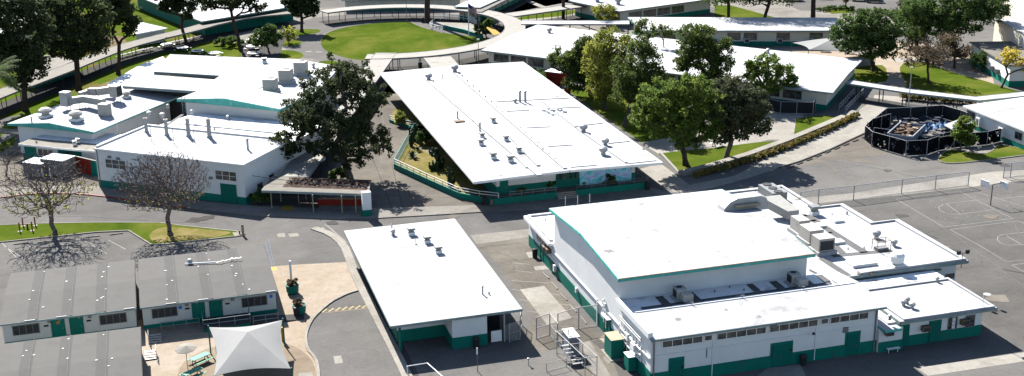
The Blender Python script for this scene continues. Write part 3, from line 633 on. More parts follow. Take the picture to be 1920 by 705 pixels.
# big ducts at the back right of the tall roof
def duct(root,P,w_,h_,m='duct',name='air_duct'):
    b=MB()
    for i in range(len(P)-1): b.bar(P[i],P[i+1],w_,h_)
    return b.build(name,m,root)
p=at(1355,398,9.3);q=at(1440,388,9.3)
b=MB()
pr=[(0,0),(.2,.7),(.9,1.4),(1.8,1.75),(4.9,1.8),(5.6,1.5),(5.9,.9),(5.9,0)]
x,y=p[0]+.1,p[1]+.1
n=len(pr);vs=[(x+a,y,9.0+z) for a,z in pr]+[(x+a,y+1.8,9.0+z) for a,z in pr]
b.add(vs,[tuple(range(n)),tuple(range(2*n-1,n-1,-1))]+[((i+1)%n,i,n+i,n+(i+1)%n) for i in range(n)]);hood=b.build('air_duct_hood','galv',gym)
b=MB().tube((x+1.4,y-.35,9.9),(x+4.6,y-.35,9.9),.22,.22,10);b.build('duct_pipe','tan',hood)
b=MB().box((x+3.4,y+3.0,9.0),(4.2,1.4,.8));b.build('air_duct','gutter',gym)
# ---- GYM side annex (right) ----
ax=building('locker_room_wing','flat white roofed wing with stepped edge on the court side of the gymnasium','building',
   [(67.7,119.2),(88.9,119.2),(88.9,132.4),(85.4,132.4),(85.4,140),(81.6,140),(81.6,149.4),(67.7,149.4)],3.9,band=1.2)
roofslab(ax,[(67.65,118.2,4.2),(89.7,118.2,4.2),(89.7,133.1,4.2),(86.2,133.1,4.2),(86.2,140.6,4.2),(82.4,140.6,4.2),(82.4,150,4.2),(67.65,150,4.2)],.28,'roof','gfascia',.36)
b=MB();ribbon(b,[(75.5,118.6),(89.3,118.6),(89.3,132.7),(85.8,132.7),(85.8,140.2),(82,140.2),(82,149.6),(68,149.6)],.7,4.19,4.42);b.build('parapet','roof',ax)
wa=Wall(ax,(67.7,119.2),(88.9,119.2))
wa.winpx(1773,514,1789,523,nv=1);b=MB();wa.bx(b,8,19,3.0,3.2,0,.3);b.build('gutter','gfascia',ax)
for P in [[(1425,403),(1455,400),(1510,447),(1575,505)],]:
    pass
def padpx(root,P,w_,z,m='pad'):
    Q=[at2(*p,z) for p in P];b=MB();ribbon(b,Q,w_,z+.0,z+.02);return b.build('roof_pad',m,root)
padpx(ax,[(1512,403),(1560,435),(1622,474)],1.1,4.2);padpx(ax,[(1475,407),(1512,403)],1.0,4.2);padpx(ax,[(1560,480),(1672,470)],.9,4.2)
padpx(ax,[(1540,484),(1590,517)],.9,4.2);padpx(ax,[(1480,420),(1530,413)],.5,4.2);padpx(ax,[(1492,432),(1548,424)],.5,4.2);padpx(ax,[(1505,443),(1560,436)],.5,4.2)
padpx(ax,[(1520,455),(1575,448)],.5,4.2);padpx(ax,[(1560,455),(1580,475)],.9,4.2)
for (px,py,d,m,f) in [(1499,436,(1.5,2.2,1.6),'duct',9),(1520,452,(1.9,2.6,1.5),'duct',None),(1542,471,(2.1,1.9,1.6),'duct',0)]:
    p=at(px,py,4.3);acunit(ax,(p[0],p[1],4.2),d,0,m,f if f is not None else 9,.45,fan=False)
p=at(1462,398,4.3)
b=MB();q=at(1478,408,4.2)
b.add([(q[0]-3.0,q[1]+2,5.6),(q[0]-.3,q[1]+2,5.6),(q[0]+.6,q[1]-1.6,4.6),(q[0]-1.0,q[1]-1.6,4.6),(q[0]-3.0,q[1]+2,6.7),(q[0]-.3,q[1]+2,6.7),(q[0]+.6,q[1]-1.6,5.7),(q[0]-1.0,q[1]-1.6,5.7)],
 [(0,1,2,3),(7,6,5,4),(0,4,5,1),(1,5,6,2),(2,6,7,3),(3,7,4,0)]);b.build('air_duct','duct',ax)
p=at(1455,385,4.2);b=MB().box((p[0]+1.2,p[1]+3.4,4.2),(2.2,4.2,1.2));o=b.build('air_handler','steel',ax)
b=MB()
for dy in (-1.6,0,1.6): b.tube((p[0]+1.2,p[1]+3.4+dy,5.4),(p[0]+1.2,p[1]+3.4+dy,5.5),.6,.6,14)
b.build('fan_grille','dark',o)
vent(ax,at(1526,402,4.2),'box',1.5)
for px,py,k,s in [(1588,402,'stub',1.2),(1643,447,'turb',.9),(1676,461,'turb',.7),(1620,466,'stub',.8),(1590,468,'stub',.8),(1560,403,'stub',.7),(1455,357,'stub',1),(1640,450,'stub',1)]: vent(ax,at(px,py,4.2),k,s)
p=at(1681,499,4.2);b=MB().box(p,(1.6,1.6,.35));o=b.build('exhaust_fan','gutter',ax);b=MB().lathe((p[0],p[1],4.55),[(.5,0),(.8,.3),(.85,1.0),(.6,1.3),(.05,1.4)],14);b.build('fan_hood','gutter',o)
p=at(1652,468,4.2);b=MB()
for dx in (-.9,.9):
    for dy in (-.6,.6): b.bar((p[0]+dx,p[1]+dy,4.2),(p[0]+dx,p[1]+dy,5.5),.07)
    b.bar((p[0]+dx,p[1]-.6,5.5),(p[0]+dx,p[1]+.6,5.5),.07)
for dy in(-.6,.6): b.bar((p[0]-.9,p[1]+dy,5.5),(p[0]+.9,p[1]+dy,5.5),.07);b.bar((p[0]-.9,p[1]+dy,4.9),(p[0]+.9,p[1]+dy,4.9),.05)
b.build('hatch_railing','tan',ax);b=MB().box((p[0],p[1],4.2),(1.5,.9,.35));b.build('roof_hatch','steel',ax)
for px,py,d in [(1615,495,(3.2,1.8,.35)),(1570,415,(1.4,1.2,.3)),(1535,425,(1.4,1.2,.3)),(1570,455,(1.4,1.2,.3))]:
    p=at(px,py,4.2);b=MB().box(p,d);b.build('skylight_cover','gutter',ax)
p=at(1618,512,4.2);b=MB();
for i in range(14): b.box((p[0]+random.uniform(-1.5,1.5),p[1]+random.uniform(-.4,.4),4.2),(.5*random.random()+.1,.3,.12*random.random()+.05),random.random()*3)
b.build('roof_debris','rust',ax)
p=at(1803,492,3.9);b=MB().tube((p[0],p[1],3.2),(p[0],p[1],5.1),.05,.05,6);o=b.build('floodlight_pole','steel',ax)
for dx in(-.6,.6):
    b=MB().bar((p[0],p[1],5.0),(p[0]+dx,p[1],5.1),.05);b.box((p[0]+dx,p[1]-.1,5.0),(.42,.3,.45),.3);b.build('floodlight','plastic',o)
# ---- small office wing front right ----
of=building('office_wing','low small office wing with window air conditioners at the near right of the gymnasium','building',rect(72.6,107.8,84.4,115.2),3.1,band=1.25)
MB().prism(rect(71.35,107.3,74.2,115.2),0,2.7).build('entry_block','white',of)
roofslab(of,[(73.6,107.0,3.45),(85.5,107.0,3.45),(85.5,115.8,3.45),(73.6,115.8,3.45)],.25,'roof','gfascia',.33)
roofslab(of,[(71.5,106.6,2.9),(73.5,106.6,2.9),(73.5,115.7,2.9),(71.5,115.7,2.9)],.2,'roof','fascia',.3,name='side_roof')
b=MB();b.slab([(73.6,108,3.46),(85.2,108,3.46),(85.2,115.5,3.46),(73.6,115.5,3.46)],.02)
b=MB();ribbon(b,[(74.2,107.3),(85.2,107.3),(85.2,115.5),(74.2,115.5)],.5,3.44,3.62,True);b.build('parapet','roof',of)
b=MB();b.slab([(71.6,115.9,3.6),(85,115.9,3.6),(85,118.1,3.6),(71.6,118.1,3.6)],.3);b.build('link_roof','roof_lifted',of)
wo=Wall(of,(72.6,107.8),(84.4,107.8))
for (x0,x1,y) in [(1683,1700,640),(1742,1759,636)]:
    a,_=wo.px(x0,y);c,_=wo.px(x1,y);wo.panel(a-.2,c+.2,1.2,2.6,'teal',name='door_surround');wo.door(a,c,.05,2.25,'teald',base=.05)
wo.winpx(1778,596,1795,618,nv=1,nh=3);wo.winpx(1811,592,1828,614,nv=1,nh=3);wo.panel(8.0,8.4,1.2,2.9,'white')
for px,py in [(1733,612),(1806,600)]:
    a,z=wo.px(px,py);wo.ac(a,z-.4,.9,.6,.6)
wo2=Wall(of,(71.35,107.3),(74.2,107.3));a,z=wo2.px(1665,620);wo2.ac(a,z-.4,.9,.55,.55);wo2.panel(0,2.85,0,1.2,'teal',name='wainscot')
b=MB();b.bar((72.2,106.9,.5),(73.7,106.9,.5),.35,.06);[b.bar((x,106.9,0),(x,106.9,.47),.06) for x in(72.4,73.5)];bench=b.build('bench','gutter');tag(bench,'narrow white bench against the green base left of the office wing entry','bench')
for px,py in [(1694,573),(1710,578),(1700,568)]: vent(of,at(px,py,3.45),'turb',.6)
for px,py in [(1668,600),(1757,528)]: vent(of,at(px,py,3.5),'cap',.6)
p=at(1842,577,3.45);b=MB().tube(p,(p[0],p[1],5.0),.04,.04,6);o=b.build('dish_mast','gutter',of)
b=MB().lathe((p[0]+.25,p[1]-.2,4.9),[(.02,0),(.25,.06),(.42,.2)],14);b.build('satellite_dish','galv',o)
# ---- SNACK building (middle) ----
mb=building('snack_building','small white flat roofed block standing alone between the portables and the gymnasium','building',rect(22.9,125.7,34.6,151.6),3.4,band=1.4)
MB().prism(rect(28.3,122.1,32.2,125.7),0,3.45).build('store_room','white',mb)
MB().prism(offs(rect(28.3,122.1,32.2,125.7),.03),0,1.35).build('wainscot','teal',mb)
roofslab(mb,[(21.6,121.9,3.8),(36.1,121.9,3.8),(36.1,152.5,3.8),(21.6,152.5,3.8)],.22,'roof','gfascia',.30)
wm=Wall(mb,(22.9,125.7),(34.6,125.7));wm.panel(9.4,11.7,0,3.3,'shade_black',name='porch_shade_panel');  # flat near-black panel painted for the shade inside the open porch
b=MB();b.box((22.8,123.4,0),(.25,.25,3.5));b.build('post','teal',mb)
b=MB();b.box((34.2,122.3,0),(.15,.15,3.5));b.build('post','galv',mb)
b=MB();b.box((33.3,122.35,.1),(1.2,.06,1.3));b.build('notice_board','gutter',mb)
b=MB();b.box((35.0,122.35,.05),(1.5,.05,1.9));b.build('gate_panel','steel',mb)
for px,py,k,s in [(737,441,'cap',.8),(771,440,'box',1.2),(801,455,'box',1.1),(822,474,'box',1.1),(780,458,'rod',.3),(905,552,'pipe',.7),(917,552,'stub',1),(735,432,'pipe',.6)]: vent(mb,at(px,py,3.8),k,s)
wml=Wall(mb,(22.9,151.6),(22.9,125.7));wml.panel(2,25.9,1.2,3.0,'dark',.0,.04,'dark_wall_panel')  # flat dark panel along the upper left wall
# ---- CAFETERIA ----
cf=building('cafeteria','long white low pitched roof building in the middle with a mural under its front porch','building',rect(46.4,169.0,68.0,234.5),4.1,band=1.9,z0=0)
xa,xr,xb=42.0,56.2,70.6;y0,y1=164.8,235.6
roofslab(cf,[[(xa,y0,4.45),(xr,y0,4.75),(xr,y1,4.75),(xa,y1,4.45)],[(xr,y0,4.75),(xb,y0,4.45),(xb,y1,4.45),(xr,y1,4.75)]],.24,'roof','gutter',.36)
zc=lambda x:4.45+.3*(1-abs(x-xr)/14.3)
# roof ribs, seams and dots
for (pa,pb,wd) in [((793,142),(900,235),.8),((900,235),(1012,330),.8),((852,137),(1060,318),.6),((1018,190),(1080,238),.5),((935,260),(990,315),.6),((955,255),(1010,312),.6),((1082,240),(1175,305),.5)]:
    a=at2(*pa,4.65);c=at2(*pb,4.65);b=MB();b.bar((a[0],a[1],zc(a[0])+.08),(c[0],c[1],zc(c[0])+.08),wd,.22);b.build('roof_rib','roof',cf)
for (pa,pb) in [((931,192),(1068,182)),((1043,202),(1090,199)),((950,210),(992,207)),((1080,236),(1130,229)),((988,241),(1032,238)),((1028,276),(1073,272)),((1140,268),(1180,263)),((1176,306),(1230,299)),((1070,315),(1118,310))]:
    a=at2(*pa,4.62);c=at2(*pb,4.62);b=MB();b.bar((a[0],a[1],zc(a[0])+.04),(c[0],c[1],zc(c[0])+.04),.4,.13);b.build('roof_seam','roof',cf)
b=MB()
for i in range(17):
    p=L_((866,143),(1040,300),i/16);q=at(p[0]+random.uniform(-1,1),p[1],4.72);b.tube(q,(q[0],q[1],q[2]+.3),.12,.12,6)
b.build('roof_anchors','steel',cf)
for px,py,k,s in [(804,150,'turb',1.1),(853,136,'turb',1.2),(858,222,'pipe',.9),(900,246,'pipe',1.0),(904,258,'box',1),(902,271,'box',1.1),(925,230,'box',1),(949,264,'box',1),(973,286,'box',1),(925,297,'box',1.2),(957,303,'box',1.2),(966,193,'turb',.6),(975,192,'pipe',1.4),(985,192,'pipe',1.4),(1094,247,'turb',1.1),(1135,272,'turb',1),(1131,290,'turb',1.1),(880,163,'stub',1),(830,148,'rod',.3)]:
    p=at(px,py,4.6);vent(cf,(p[0],p[1],zc(p[0])-.02),k,s)
p=at(1040,210,4.6);b=MB()
for i in range(16): b.box((p[0]+random.uniform(-1.8,1.8),p[1]+random.uniform(-1.6,1.6),zc(p[0])),(random.uniform(.3,1.3),random.uniform(.2,.8),random.uniform(.1,.5)),random.random()*3)
b.build('loose_roof_panels','roof_lifted',cf)
b=MB().box((at2(862,228,4.6)[0],at2(862,228,4.6)[1],zc(46)),(1.6,1.0,.25));b.build('roof_hatch','rust',cf)
# porch: plinth, floor, mural
b=MB();b.prism(rect(44.9,166.9,69.2,169.0),0,.75);b.build('porch_floor','conc',cf)
for a,c in ((45.4,54.9),(57.9,69.3)):
    b=MB();b.box(((a+c)/2,166.75,0),(c-a,.28,.95));b.build('porch_wall','teal',cf)
b=MB()
for i in range(4): b.box((56.4,166.9-.3*i+.1,0),(3.0,.32,.72-.18*i))
b.build('porch_steps','concw',cf)
def rail(root,P,zs,h,m,step=1.5,rails=(1,),r=.035,name='handrail'):
    b=MB();P=[Vector((p[0],p[1],zs)) for p in P]
    for i in range(len(P)-1):
        a,c=P[i],P[i+1];n=max(1,int((c-a).length/step))
        for k in range(n+1):
            q=a.lerp(c,k/n);b.tube(q,q+Vector((0,0,h)),r,r,6)
        for f in rails: b.tube(a+Vector((0,0,h*f)),c+Vector((0,0,h*f)),r,r,6)
    return b.build(name,m,root)
rail(cf,[(47.8,166.75),(54.8,166.75)],.95,.75,'galv',1.7,(1,.5));rail(cf,[(58,166.75),(69.2,166.75)],.95,.75,'steel',2.2,(1,.5));rail(cf,[(69.2,166.8),(69.2,171)],.75,.9,'steel',1.5,(1,.5))
wc=Wall(cf,(46.4,169.0),(68.0,169.0))
a,_=wc.px(938,366);c,_=wc.px(952,366);wc.door(a,c,.75,3.1,'teal',base=.03)
wc.panel(.0,.8,2.0,4.0,'white',.02,.05,'wall_panel');wc.panel(c+.2,c+7.2,2.0,4.0,'white',.02,.05,'wall_panel')
a0,_=wc.px(1042,350);a1,_=wc.px(1086,350);wc.panel(a0,a1,.75,4.05,'teald',.02,.06,'entrance_screen')
for i in range(4):
    x=a0+.3+(a1-a0-.4)*i/4;wc.window(x,1.9,x+(a1-a0)/4-.25,3.7,nv=1,fm='teal',base=.06)
b=MB()
# mural: flat painted wall panel, abstract blue/green/purple field
mm=bpy.data.materials.new('mural_paint');mm.use_nodes=True;nt=mm.node_tree;N=nt.nodes;L=nt.links
tc=N.new('ShaderNodeTexCoord');nz=N.new('ShaderNodeTexNoise');nz.inputs['Scale'].default_value=.45;nz.inputs['Detail'].default_value=5;nz.inputs['Distortion'].default_value=2.2;L.new(tc.outputs['Object'],nz.inputs['Vector'])
rp=N.new('ShaderNodeValToRGB');e=rp.color_ramp.elements;e[0].position=.3;e[0].color=(.01,.20,.20,1);e[1].position=.72;e[1].color=(.02,.35,.30,1)
for pos,c_ in ((.42,(.05,.38,.42)),(.50,(.30,.42,.60)),(.55,(.28,.20,.42)),(.60,(.10,.40,.55)),(.65,(.02,.30,.38))): x=e.new(pos);x.color=(*c_,1)
L.new(nz.outputs['Fac'],rp.inputs[0]);L.new(rp.outputs[0],N['Principled BSDF'].inputs['Base Color']);M['mural']=mm
a0,_=wc.px(1087,350);wc.panel(a0,21.0,.76,4.05,'mural',.02,.06,'mural');wc.panel(21.05,21.5,2.2,4.05,'cream',.02,.07,'end_pier')
wcl=Wall(cf,(46.4,234.5),(46.4,169.0))
wcl.panel(.5,65,.4,4.0,'dark',.0,.05,'shaded_wall') if False else None
for i in range(10): wcl.window(3+i*6,1.6,7+i*6,3.6,nv=4,fm='teal')
# ---- PORTABLES ----
def portable(label,x0,x1,y0,y1,front=True,dz=0):
    r=building('portable_classroom',label,'portable classroom',rect(x0+.15,y0+1.0,x1-.15,y1-.2),2.95,band=.45,wm='beigew',group='portable classrooms with grey roofs')
    n=4;w_=(x1-x0)/n
    b=MB()
    b.slab([(x0,y0,3.1),(x1,y0,3.1),(x1,(y0+y1)/2,3.32),(x0,(y0+y1)/2,3.32)],.16);b.slab([(x0,(y0+y1)/2,3.32),(x1,(y0+y1)/2,3.32),(x1,y1,3.1),(x0,y1,3.1)],.16)
    b.build('roof','portroof',r)
    b=MB();b.box(((x0+x1)/2,y0-.04,2.88),(x1-x0+.1,.07,.2));b.build('fascia','gfascia',r);MB().box((x1+.03,(y0+y1)/2,2.95),(.05,y1-y0,.2)).build('edge_flashing','pseam',r);MB().box((x0-.03,(y0+y1)/2,2.95),(.05,y1-y0,.2)).build('edge_flashing','pseam',r)
    for k in range(1,n):
        x=x0+w_*k;b=MB()
        for ya,yb,za,zb in ((y0+.02,(y0+y1)/2,3.12,3.335),((y0+y1)/2,y1-.02,3.335,3.12)): b.slab([(x-.75,ya,za+.0),(x+.45,ya,za),(x+.45,yb,zb),(x-.75,yb,zb)],.03)
        b.build('roof_seam_strip','pseam',r)
        b=MB()
        for ya,yb,za,zb in ((y0,(y0+y1)/2,3.13,3.35),((y0+y1)/2,y1,3.35,3.13)): b.bar((x+.25,ya,za+.02),(x+.25,yb,zb+.02),.06,.05)
        b.build('roof_seam_rib','pad',r)
    b=MB()
    for i in range(13):
        k=random.choice([1,2,3]);x=x0+w_*k+random.uniform(-.9,.9);y=random.uniform(y0+.5,y1-.5);z=3.12+.22*(1-abs(y-(y0+y1)/2)/((y1-y0)/2));b.box((x,y,z+.02),(random.uniform(.12,.3),.2,.012),random.uniform(-.3,1.5))
    for f in (.22,.45,.95) : b.box((x0+(x1-x0)*f,y0+.05,3.12),(1.1,.12,.03))
    b.build('roof_patches','patch',r)
    w=Wall(r,(x0+.15,y0+1.0),(x1-.15,y0+1.0));Lw=w.L
    if front:
        w.window(1.0,1.15,3.8,2.3,nv=4,gm='curtain');w.window(Lw-3.9,1.15,Lw-1.0,2.3,nv=4,gm='curtain')
        w.door(Lw*.46-1.4,Lw*.46-.05,.35,2.5,'teal');w.door(Lw*.46+.55,Lw*.46+1.9,.35,2.5,'teal')
        for a in (4.9,Lw-4.9): w.panel(a-.22,a+.22,2.15,2.5,'steel',0,.06,'wall_vent')
        for a in (Lw*.46-2.2,Lw*.46+2.3): w.panel(a,a+.5,1.75,1.95,'plastic',0,.04,'door_sign')
        for a in (6.0,Lw-6.0): w.panel(a-.1,a+.1,2.3,2.5,'steel',0,.15,'wall_lamp')
        for i in range(1,4): w.panel(Lw*i/4-.03,Lw*i/4+.03,.4,2.9,'cream',0,.02,'seam_batten')
    return r,w
pb,w=portable('left grey roofed portable classroom with a yellow emblem on its door',-18.7,-4.35,137.0,152.4)
w.panel(w.L*.46-.9,w.L*.46-.5,1.9,2.25,'yel',.06,.07,'door_emblem')
pa,w=portable('grey roofed portable classroom with a white pipe lying on its roof',-3.9,11.3,137.0,152.4)
w.panel(3.95,4.35,1.9,2.3,'blue',0,.03,'accessibility_sign');w.panel(w.L-.7,w.L-.35,1.9,2.3,'blue',0,.03,'accessibility_sign')
pc,w=portable('nearest grey roofed portable classroom at the bottom left corner of the photo',-18.7,-3.95,116.4,131.6)
# ---- WORKSHOP and left complex ----
s0=np.array(at2(186.6,351));s1=np.array(at2(462,385));uu=(s1-s0)/np.linalg.norm(s1-s0);vv=np.array([-uu[1],uu[0]]);Ls=float(np.linalg.norm(s1-s0))
S=lambda a,d:(float(s0[0]+uu[0]*a+vv[0]*d),float(s0[1]+uu[1]*a+vv[1]*d))
ZS=6.1
ws=building('workshop_block','tall plain white workshop with tall roof flues and green base at the left roadside','building',[S(0,0),S(Ls,0),S(Ls,13.0),S(0,13.0)],ZS,band=1.2)
MB().prism([S(0,13.0),S(Ls,13.0),S(Ls,23.5),S(2,23.5)],0,5.6).build('rear_block','white',ws)
roofslab(ws,flat([S(-.08,-.08),S(Ls+.08,-.08),S(Ls+.08,13.05),S(-.08,13.05)],ZS+.12),.2,'roof','gutter',.25)
b=MB();b.prism([S(0,13.1),S(Ls+.1,13.1),S(Ls+.1,23.6),S(1.5,23.6)],5.6,5.72);b.build('rear_roof','roof_lifted',ws)
b=MB();ribbon(b,[S(.1,0.3),S(.1,12.9),S(Ls,12.9)],.35,ZS+.1,ZS+.4);b.build('parapet','gutter',ws)
b=MB();ribbon(b,[S(4,17.2),S(Ls,17.2)],.3,5.7,5.95);b.build('parapet','gutter',ws)
w=Wall(ws,S(0,0),S(Ls,0))
w.winpx(197,297,235,314,nv=3,nh=2,fm='gutter');w.winpx(403,318,443,336,nv=3,nh=2,fm='gutter')
a0,z1=w.px(414,344);a1,_=w.px(442,346);w.door(a0,a1,.05,z1,'teald',base=.03)
for px,py in [(206,294),(222,297),(396,333)]:
    a,z=w.px(px,py);w.panel(a-.25,a+.25,z-.15,z+.15,'steel',0,.3,'wall_lamp')
w.panel(.25,.35,.1,6,'steel',.02,.1,'downpipe')
wr=Wall(ws,S(Ls,0),S(Ls,23.5));wr.winpx(483,345,490,352,nv=1) if False else wr.window(3.2,.9,4.6,2.2,nv=1);wr.window(6.5,1.2,7.8,2.6,nv=1)
zz=ZS+.12
for px,py,k,s in [(275,248,'flue',.85),(313,254,'flue',.95),(354,256,'flue',1.05),(393,258,'flue',1.1),(284,264,'rod',1),(326,269,'rod',1),(365,267,'rod',1),(465,281,'pipe',1.2)]: vent(ws,at(px,py,zz),k,s)
for px,py,k,s in [(305,222,'turb',.8),(280,219,'turb',.8),(315,203,'cap',.7),(402,244,'cap',.6),(337,235,'stub',1),(428,224,'turb',.6)]: vent(ws,at(px,py,5.72),k,s)
padpx(ws,[(345,213),(305,240)],.6,5.72);padpx(ws,[(262,240),(345,200)],.35,5.72) if False else None
# L3: hall with green gable
h0=np.array(at2(332,186,7.75));h1=np.array(at2(524.7,205,7.75));hu=(h1-h0)/np.linalg.norm(h1-h0);hv=np.array([-hu[1],hu[0]]);Lh=float(np.linalg.norm(h1-h0))
Hh=lambda a,d:(float(h0[0]+hu[0]*a+hv[0]*d),float(h0[1]+hu[1]*a+hv[1]*d))
hall=building('library_hall','white roofed hall with wide green gable and three boxy roof units beside the big pine','building',[Hh(1.0,.9),Hh(Lh-1,.9),Hh(Lh-1,9),Hh(1,9)],7.3,band=None)
am=Lh*.47
roofslab(hall,[[(*Hh(0,0),7.8),(*Hh(am,0),8.7),(*Hh(am,7.5),8.7),(*Hh(0,7.5),7.8)],[(*Hh(am,0),8.7),(*Hh(Lh,0),7.8),(*Hh(Lh,7.5),7.8),(*Hh(am,7.5),8.7)]],.2,'roof','fascia',.5)
b=MB();n0,n1,n2=(*Hh(.2,.12),7.35),(*Hh(Lh-.2,.12),7.35),(*Hh(am,.12),8.3);m_=lambda p:(*(np.array(p[:2])+hv*.15),p[2]);b.add([n0,n1,n2,m_(n0),m_(n1),m_(n2)],[(0,1,2),(5,4,3),(0,2,5,3),(2,1,4,5),(1,0,3,4)]);b.build('gable_fascia','fascia',hall)
zw=7.15
W7=lambda *p:[(*at2(x,y,zw),zw) for x,y in p]
main=[(230,161),(283,140),(402,149),(413,141.5),(289,134),(319,101.7),(440,107),(555,110.6),(638,124.7),(600,165),(560,195),(549,190),(530,184),(449,170),(369,170.6),(357,170)]
roofslab(hall,W7(*main),.3,'roof','gfascia',.45,name='main_roof')
body=[(425,166),(428,112),(550,116),(628,128),(596,160),(556,184),(449,168)]
MB().prism([at2(x,y,6.9) for x,y in body],0,6.8).build('main_walls','cream',hall)
MB().prism([at2(x,y,6.8) for x,y in [(318,128),(335,108),(420,112),(420,134)]],0,6.7).build('main_walls','cream',hall)
MB().prism([at2(x,y,6.8) for x,y in [(258,160),(292,145),(400,153),(350,164)]],0,6.7).build('main_walls','dark',hall)  # near-black wall colour stands in for shade under the roof tongue
lo=[(195,172),(205,155),(262,122),(305,106),(322,125),(290,138),(283,141),(240,165)]
roofslab(hall,[(*at2(x,y,5.2),5.2) for x,y in lo],.3,'roof_lifted','gutter',.4,name='lower_roof')
MB().prism(offs([at2(x,y,5.2) for x,y in lo],-.8),0,4.95).build('lower_walls','cream',hall)
rzh=math.atan2(hu[1],hu[0])
for px,py in [(508,173),(537,155),(565,140)]:
    p=at(px,py,zw);acunit(hall,(p[0],p[1],zw),(2.1,2.1,1.9),rzh+.25,'duct',1,.55)
padpx(hall,[(485,166),(505,160),(560,130)],.5,zw)
for px,py,k,s in [(496,118,'box',1.2),(588,127,'cap',.9),(360,214,'cap',.7)]: vent(hall,at(px,py,zw),k,s)
b=MB()
for k in range(2):
    p=at(343+k*6,212,5.75);b.tube((p[0],p[1],5.7),(p[0],p[1],8.6),.05,.05,6)
p=at(343,212,5.75);q=at(349,212,5.75)
for i in range(9): b.tube((p[0],p[1],6+i*.3),(q[0],q[1],6+i*.3),.03,.03,5)
b.build('roof_ladder','gfascia',hall)
# L2: kitchen block with ducts
k0=np.array(at2(14,231.5,5.2));k1=np.array(at2(173.5,247,5.2));ku=(k1-k0)/np.linalg.norm(k1-k0);kv=np.array([-ku[1],ku[0]]);Lk=float(np.linalg.norm(k1-k0))
K=lambda a,d:(float(k0[0]+ku[0]*a+kv[0]*d),float(k0[1]+ku[1]*a+kv[1]*d))
kb=building('kitchen_block','white roofed block with low green gable and big roof air ducts, far left','building',[K(1.2,.9),K(Lk-1,.9),K(Lk-1,22.5),K(1.2,22.5)],4.9,band=None)
far=at2(308,178.7,5.2);dep=float((np.array(far)-k1)@kv);print('kitchen depth',dep,'len',Lk,'offset',float((np.array(far)-k1)@ku));dep=max(16,min(dep,26))
am=Lk*.5
roofslab(kb,[[(*K(0,0),5.2),(*K(am,0),6.0),(*K(am,dep),6.0),(*K(0,dep),5.2)],[(*K(am,0),6.0),(*K(Lk,0),5.2),(*K(Lk,dep),5.2),(*K(am,dep),6.0)]],.2,'roof','fascia',.42)
b=MB();n0,n1,n2=(*K(.2,.12),4.85),(*K(Lk-.2,.12),4.85),(*K(am,.12),5.7);m_=lambda p:(*(np.array(p[:2])+kv*.15),p[2]);b.add([n0,n1,n2,m_(n0),m_(n1),m_(n2)],[(0,1,2),(5,4,3),(0,2,5,3),(2,1,4,5),(1,0,3,4)]);b.build('gable_fascia','fascia',kb)
kz=lambda a:5.2+.8*(1-abs(a-am)/am)
def kp(px,py,z=5.8):
    p=at2(px,py,z);a=float((np.array(p)-k0)@ku);return (p[0],p[1],kz(a)-.03)
rk=math.atan2(ku[1],ku[0])
for px,py in [(86,218),(143,225)]:
    vent(kb,kp(px,py),'mush',1.15,rk)
vent(kb,kp(237,183),'mush',.8,rk);vent(kb,kp(60,231),'pipe',.8);vent(kb,kp(173,168),'box',1.1);vent(kb,kp(165,168),'box',.9)
def legs(root,P,m='steel'):
    for (x,y,z,h) in P: MB().tube((x,y,z),(x,y,z+h),.05,.05,6).build('duct_leg',m,root)
A=kp(127,203);B_=kp(160,199);Cc=kp(197,214)
def dz(p,h): return (p[0],p[1],p[2]+h)
A1=kp(126,205);A2=kp(160,202);A3=kp(196,207)
duct(kb,[dz(A1,1.5),dz(A2,1.5),dz(A3,1.6)],1.1,1.1);b=MB().box(dz(A1,.8),(1.5,1.3,2.4),rk);b.build('air_handler','galv',kb);b=MB().box(kp(197,213),(1.7,1.4,2.0),rk);b.build('air_duct','duct',kb)
B1=kp(150,186);B2=kp(170,182);B3=kp(185,184);B4=kp(212,184)
duct(kb,[dz(B1,1.2),dz(B2,1.3)],.9,.8);duct(kb,[dz(B2,1.3),dz(B3,1.3),dz(B4,1.4)],1.2,1.2)
p=kp(219,190);b=MB().box(dz(p,.9),(1.5,1.6,1.9),rk);o=b.build('air_conditioner','duct',kb);b=MB();c_=K(0,0);b.box((p[0]+ku[0]*.77,p[1]+ku[1]*.77,p[2]+1.05),(.03,1.35,1.55),rk);b.build('grille','dark',o)
legs(kb,[(*p_[:3],1.2) for p_ in (A1,A2,A3,B1,B3,B4,kp(215,197),kp(226,192),kp(133,208),kp(150,206))])
wk=Wall(kb,K(1.2,.9),K(Lk-1,.9))
b=MB().bar((*K(Lk+.1,0),5.1),(*K(Lk+.1,dep),5.1),.14,.14);b.build('gutter','gutter',kb)
b=MB().tube((*K(Lk+.2,6),5.1),(*K(Lk+.2,6),3.0),.06,.06,6);b.build('downpipe','gutter',kb)
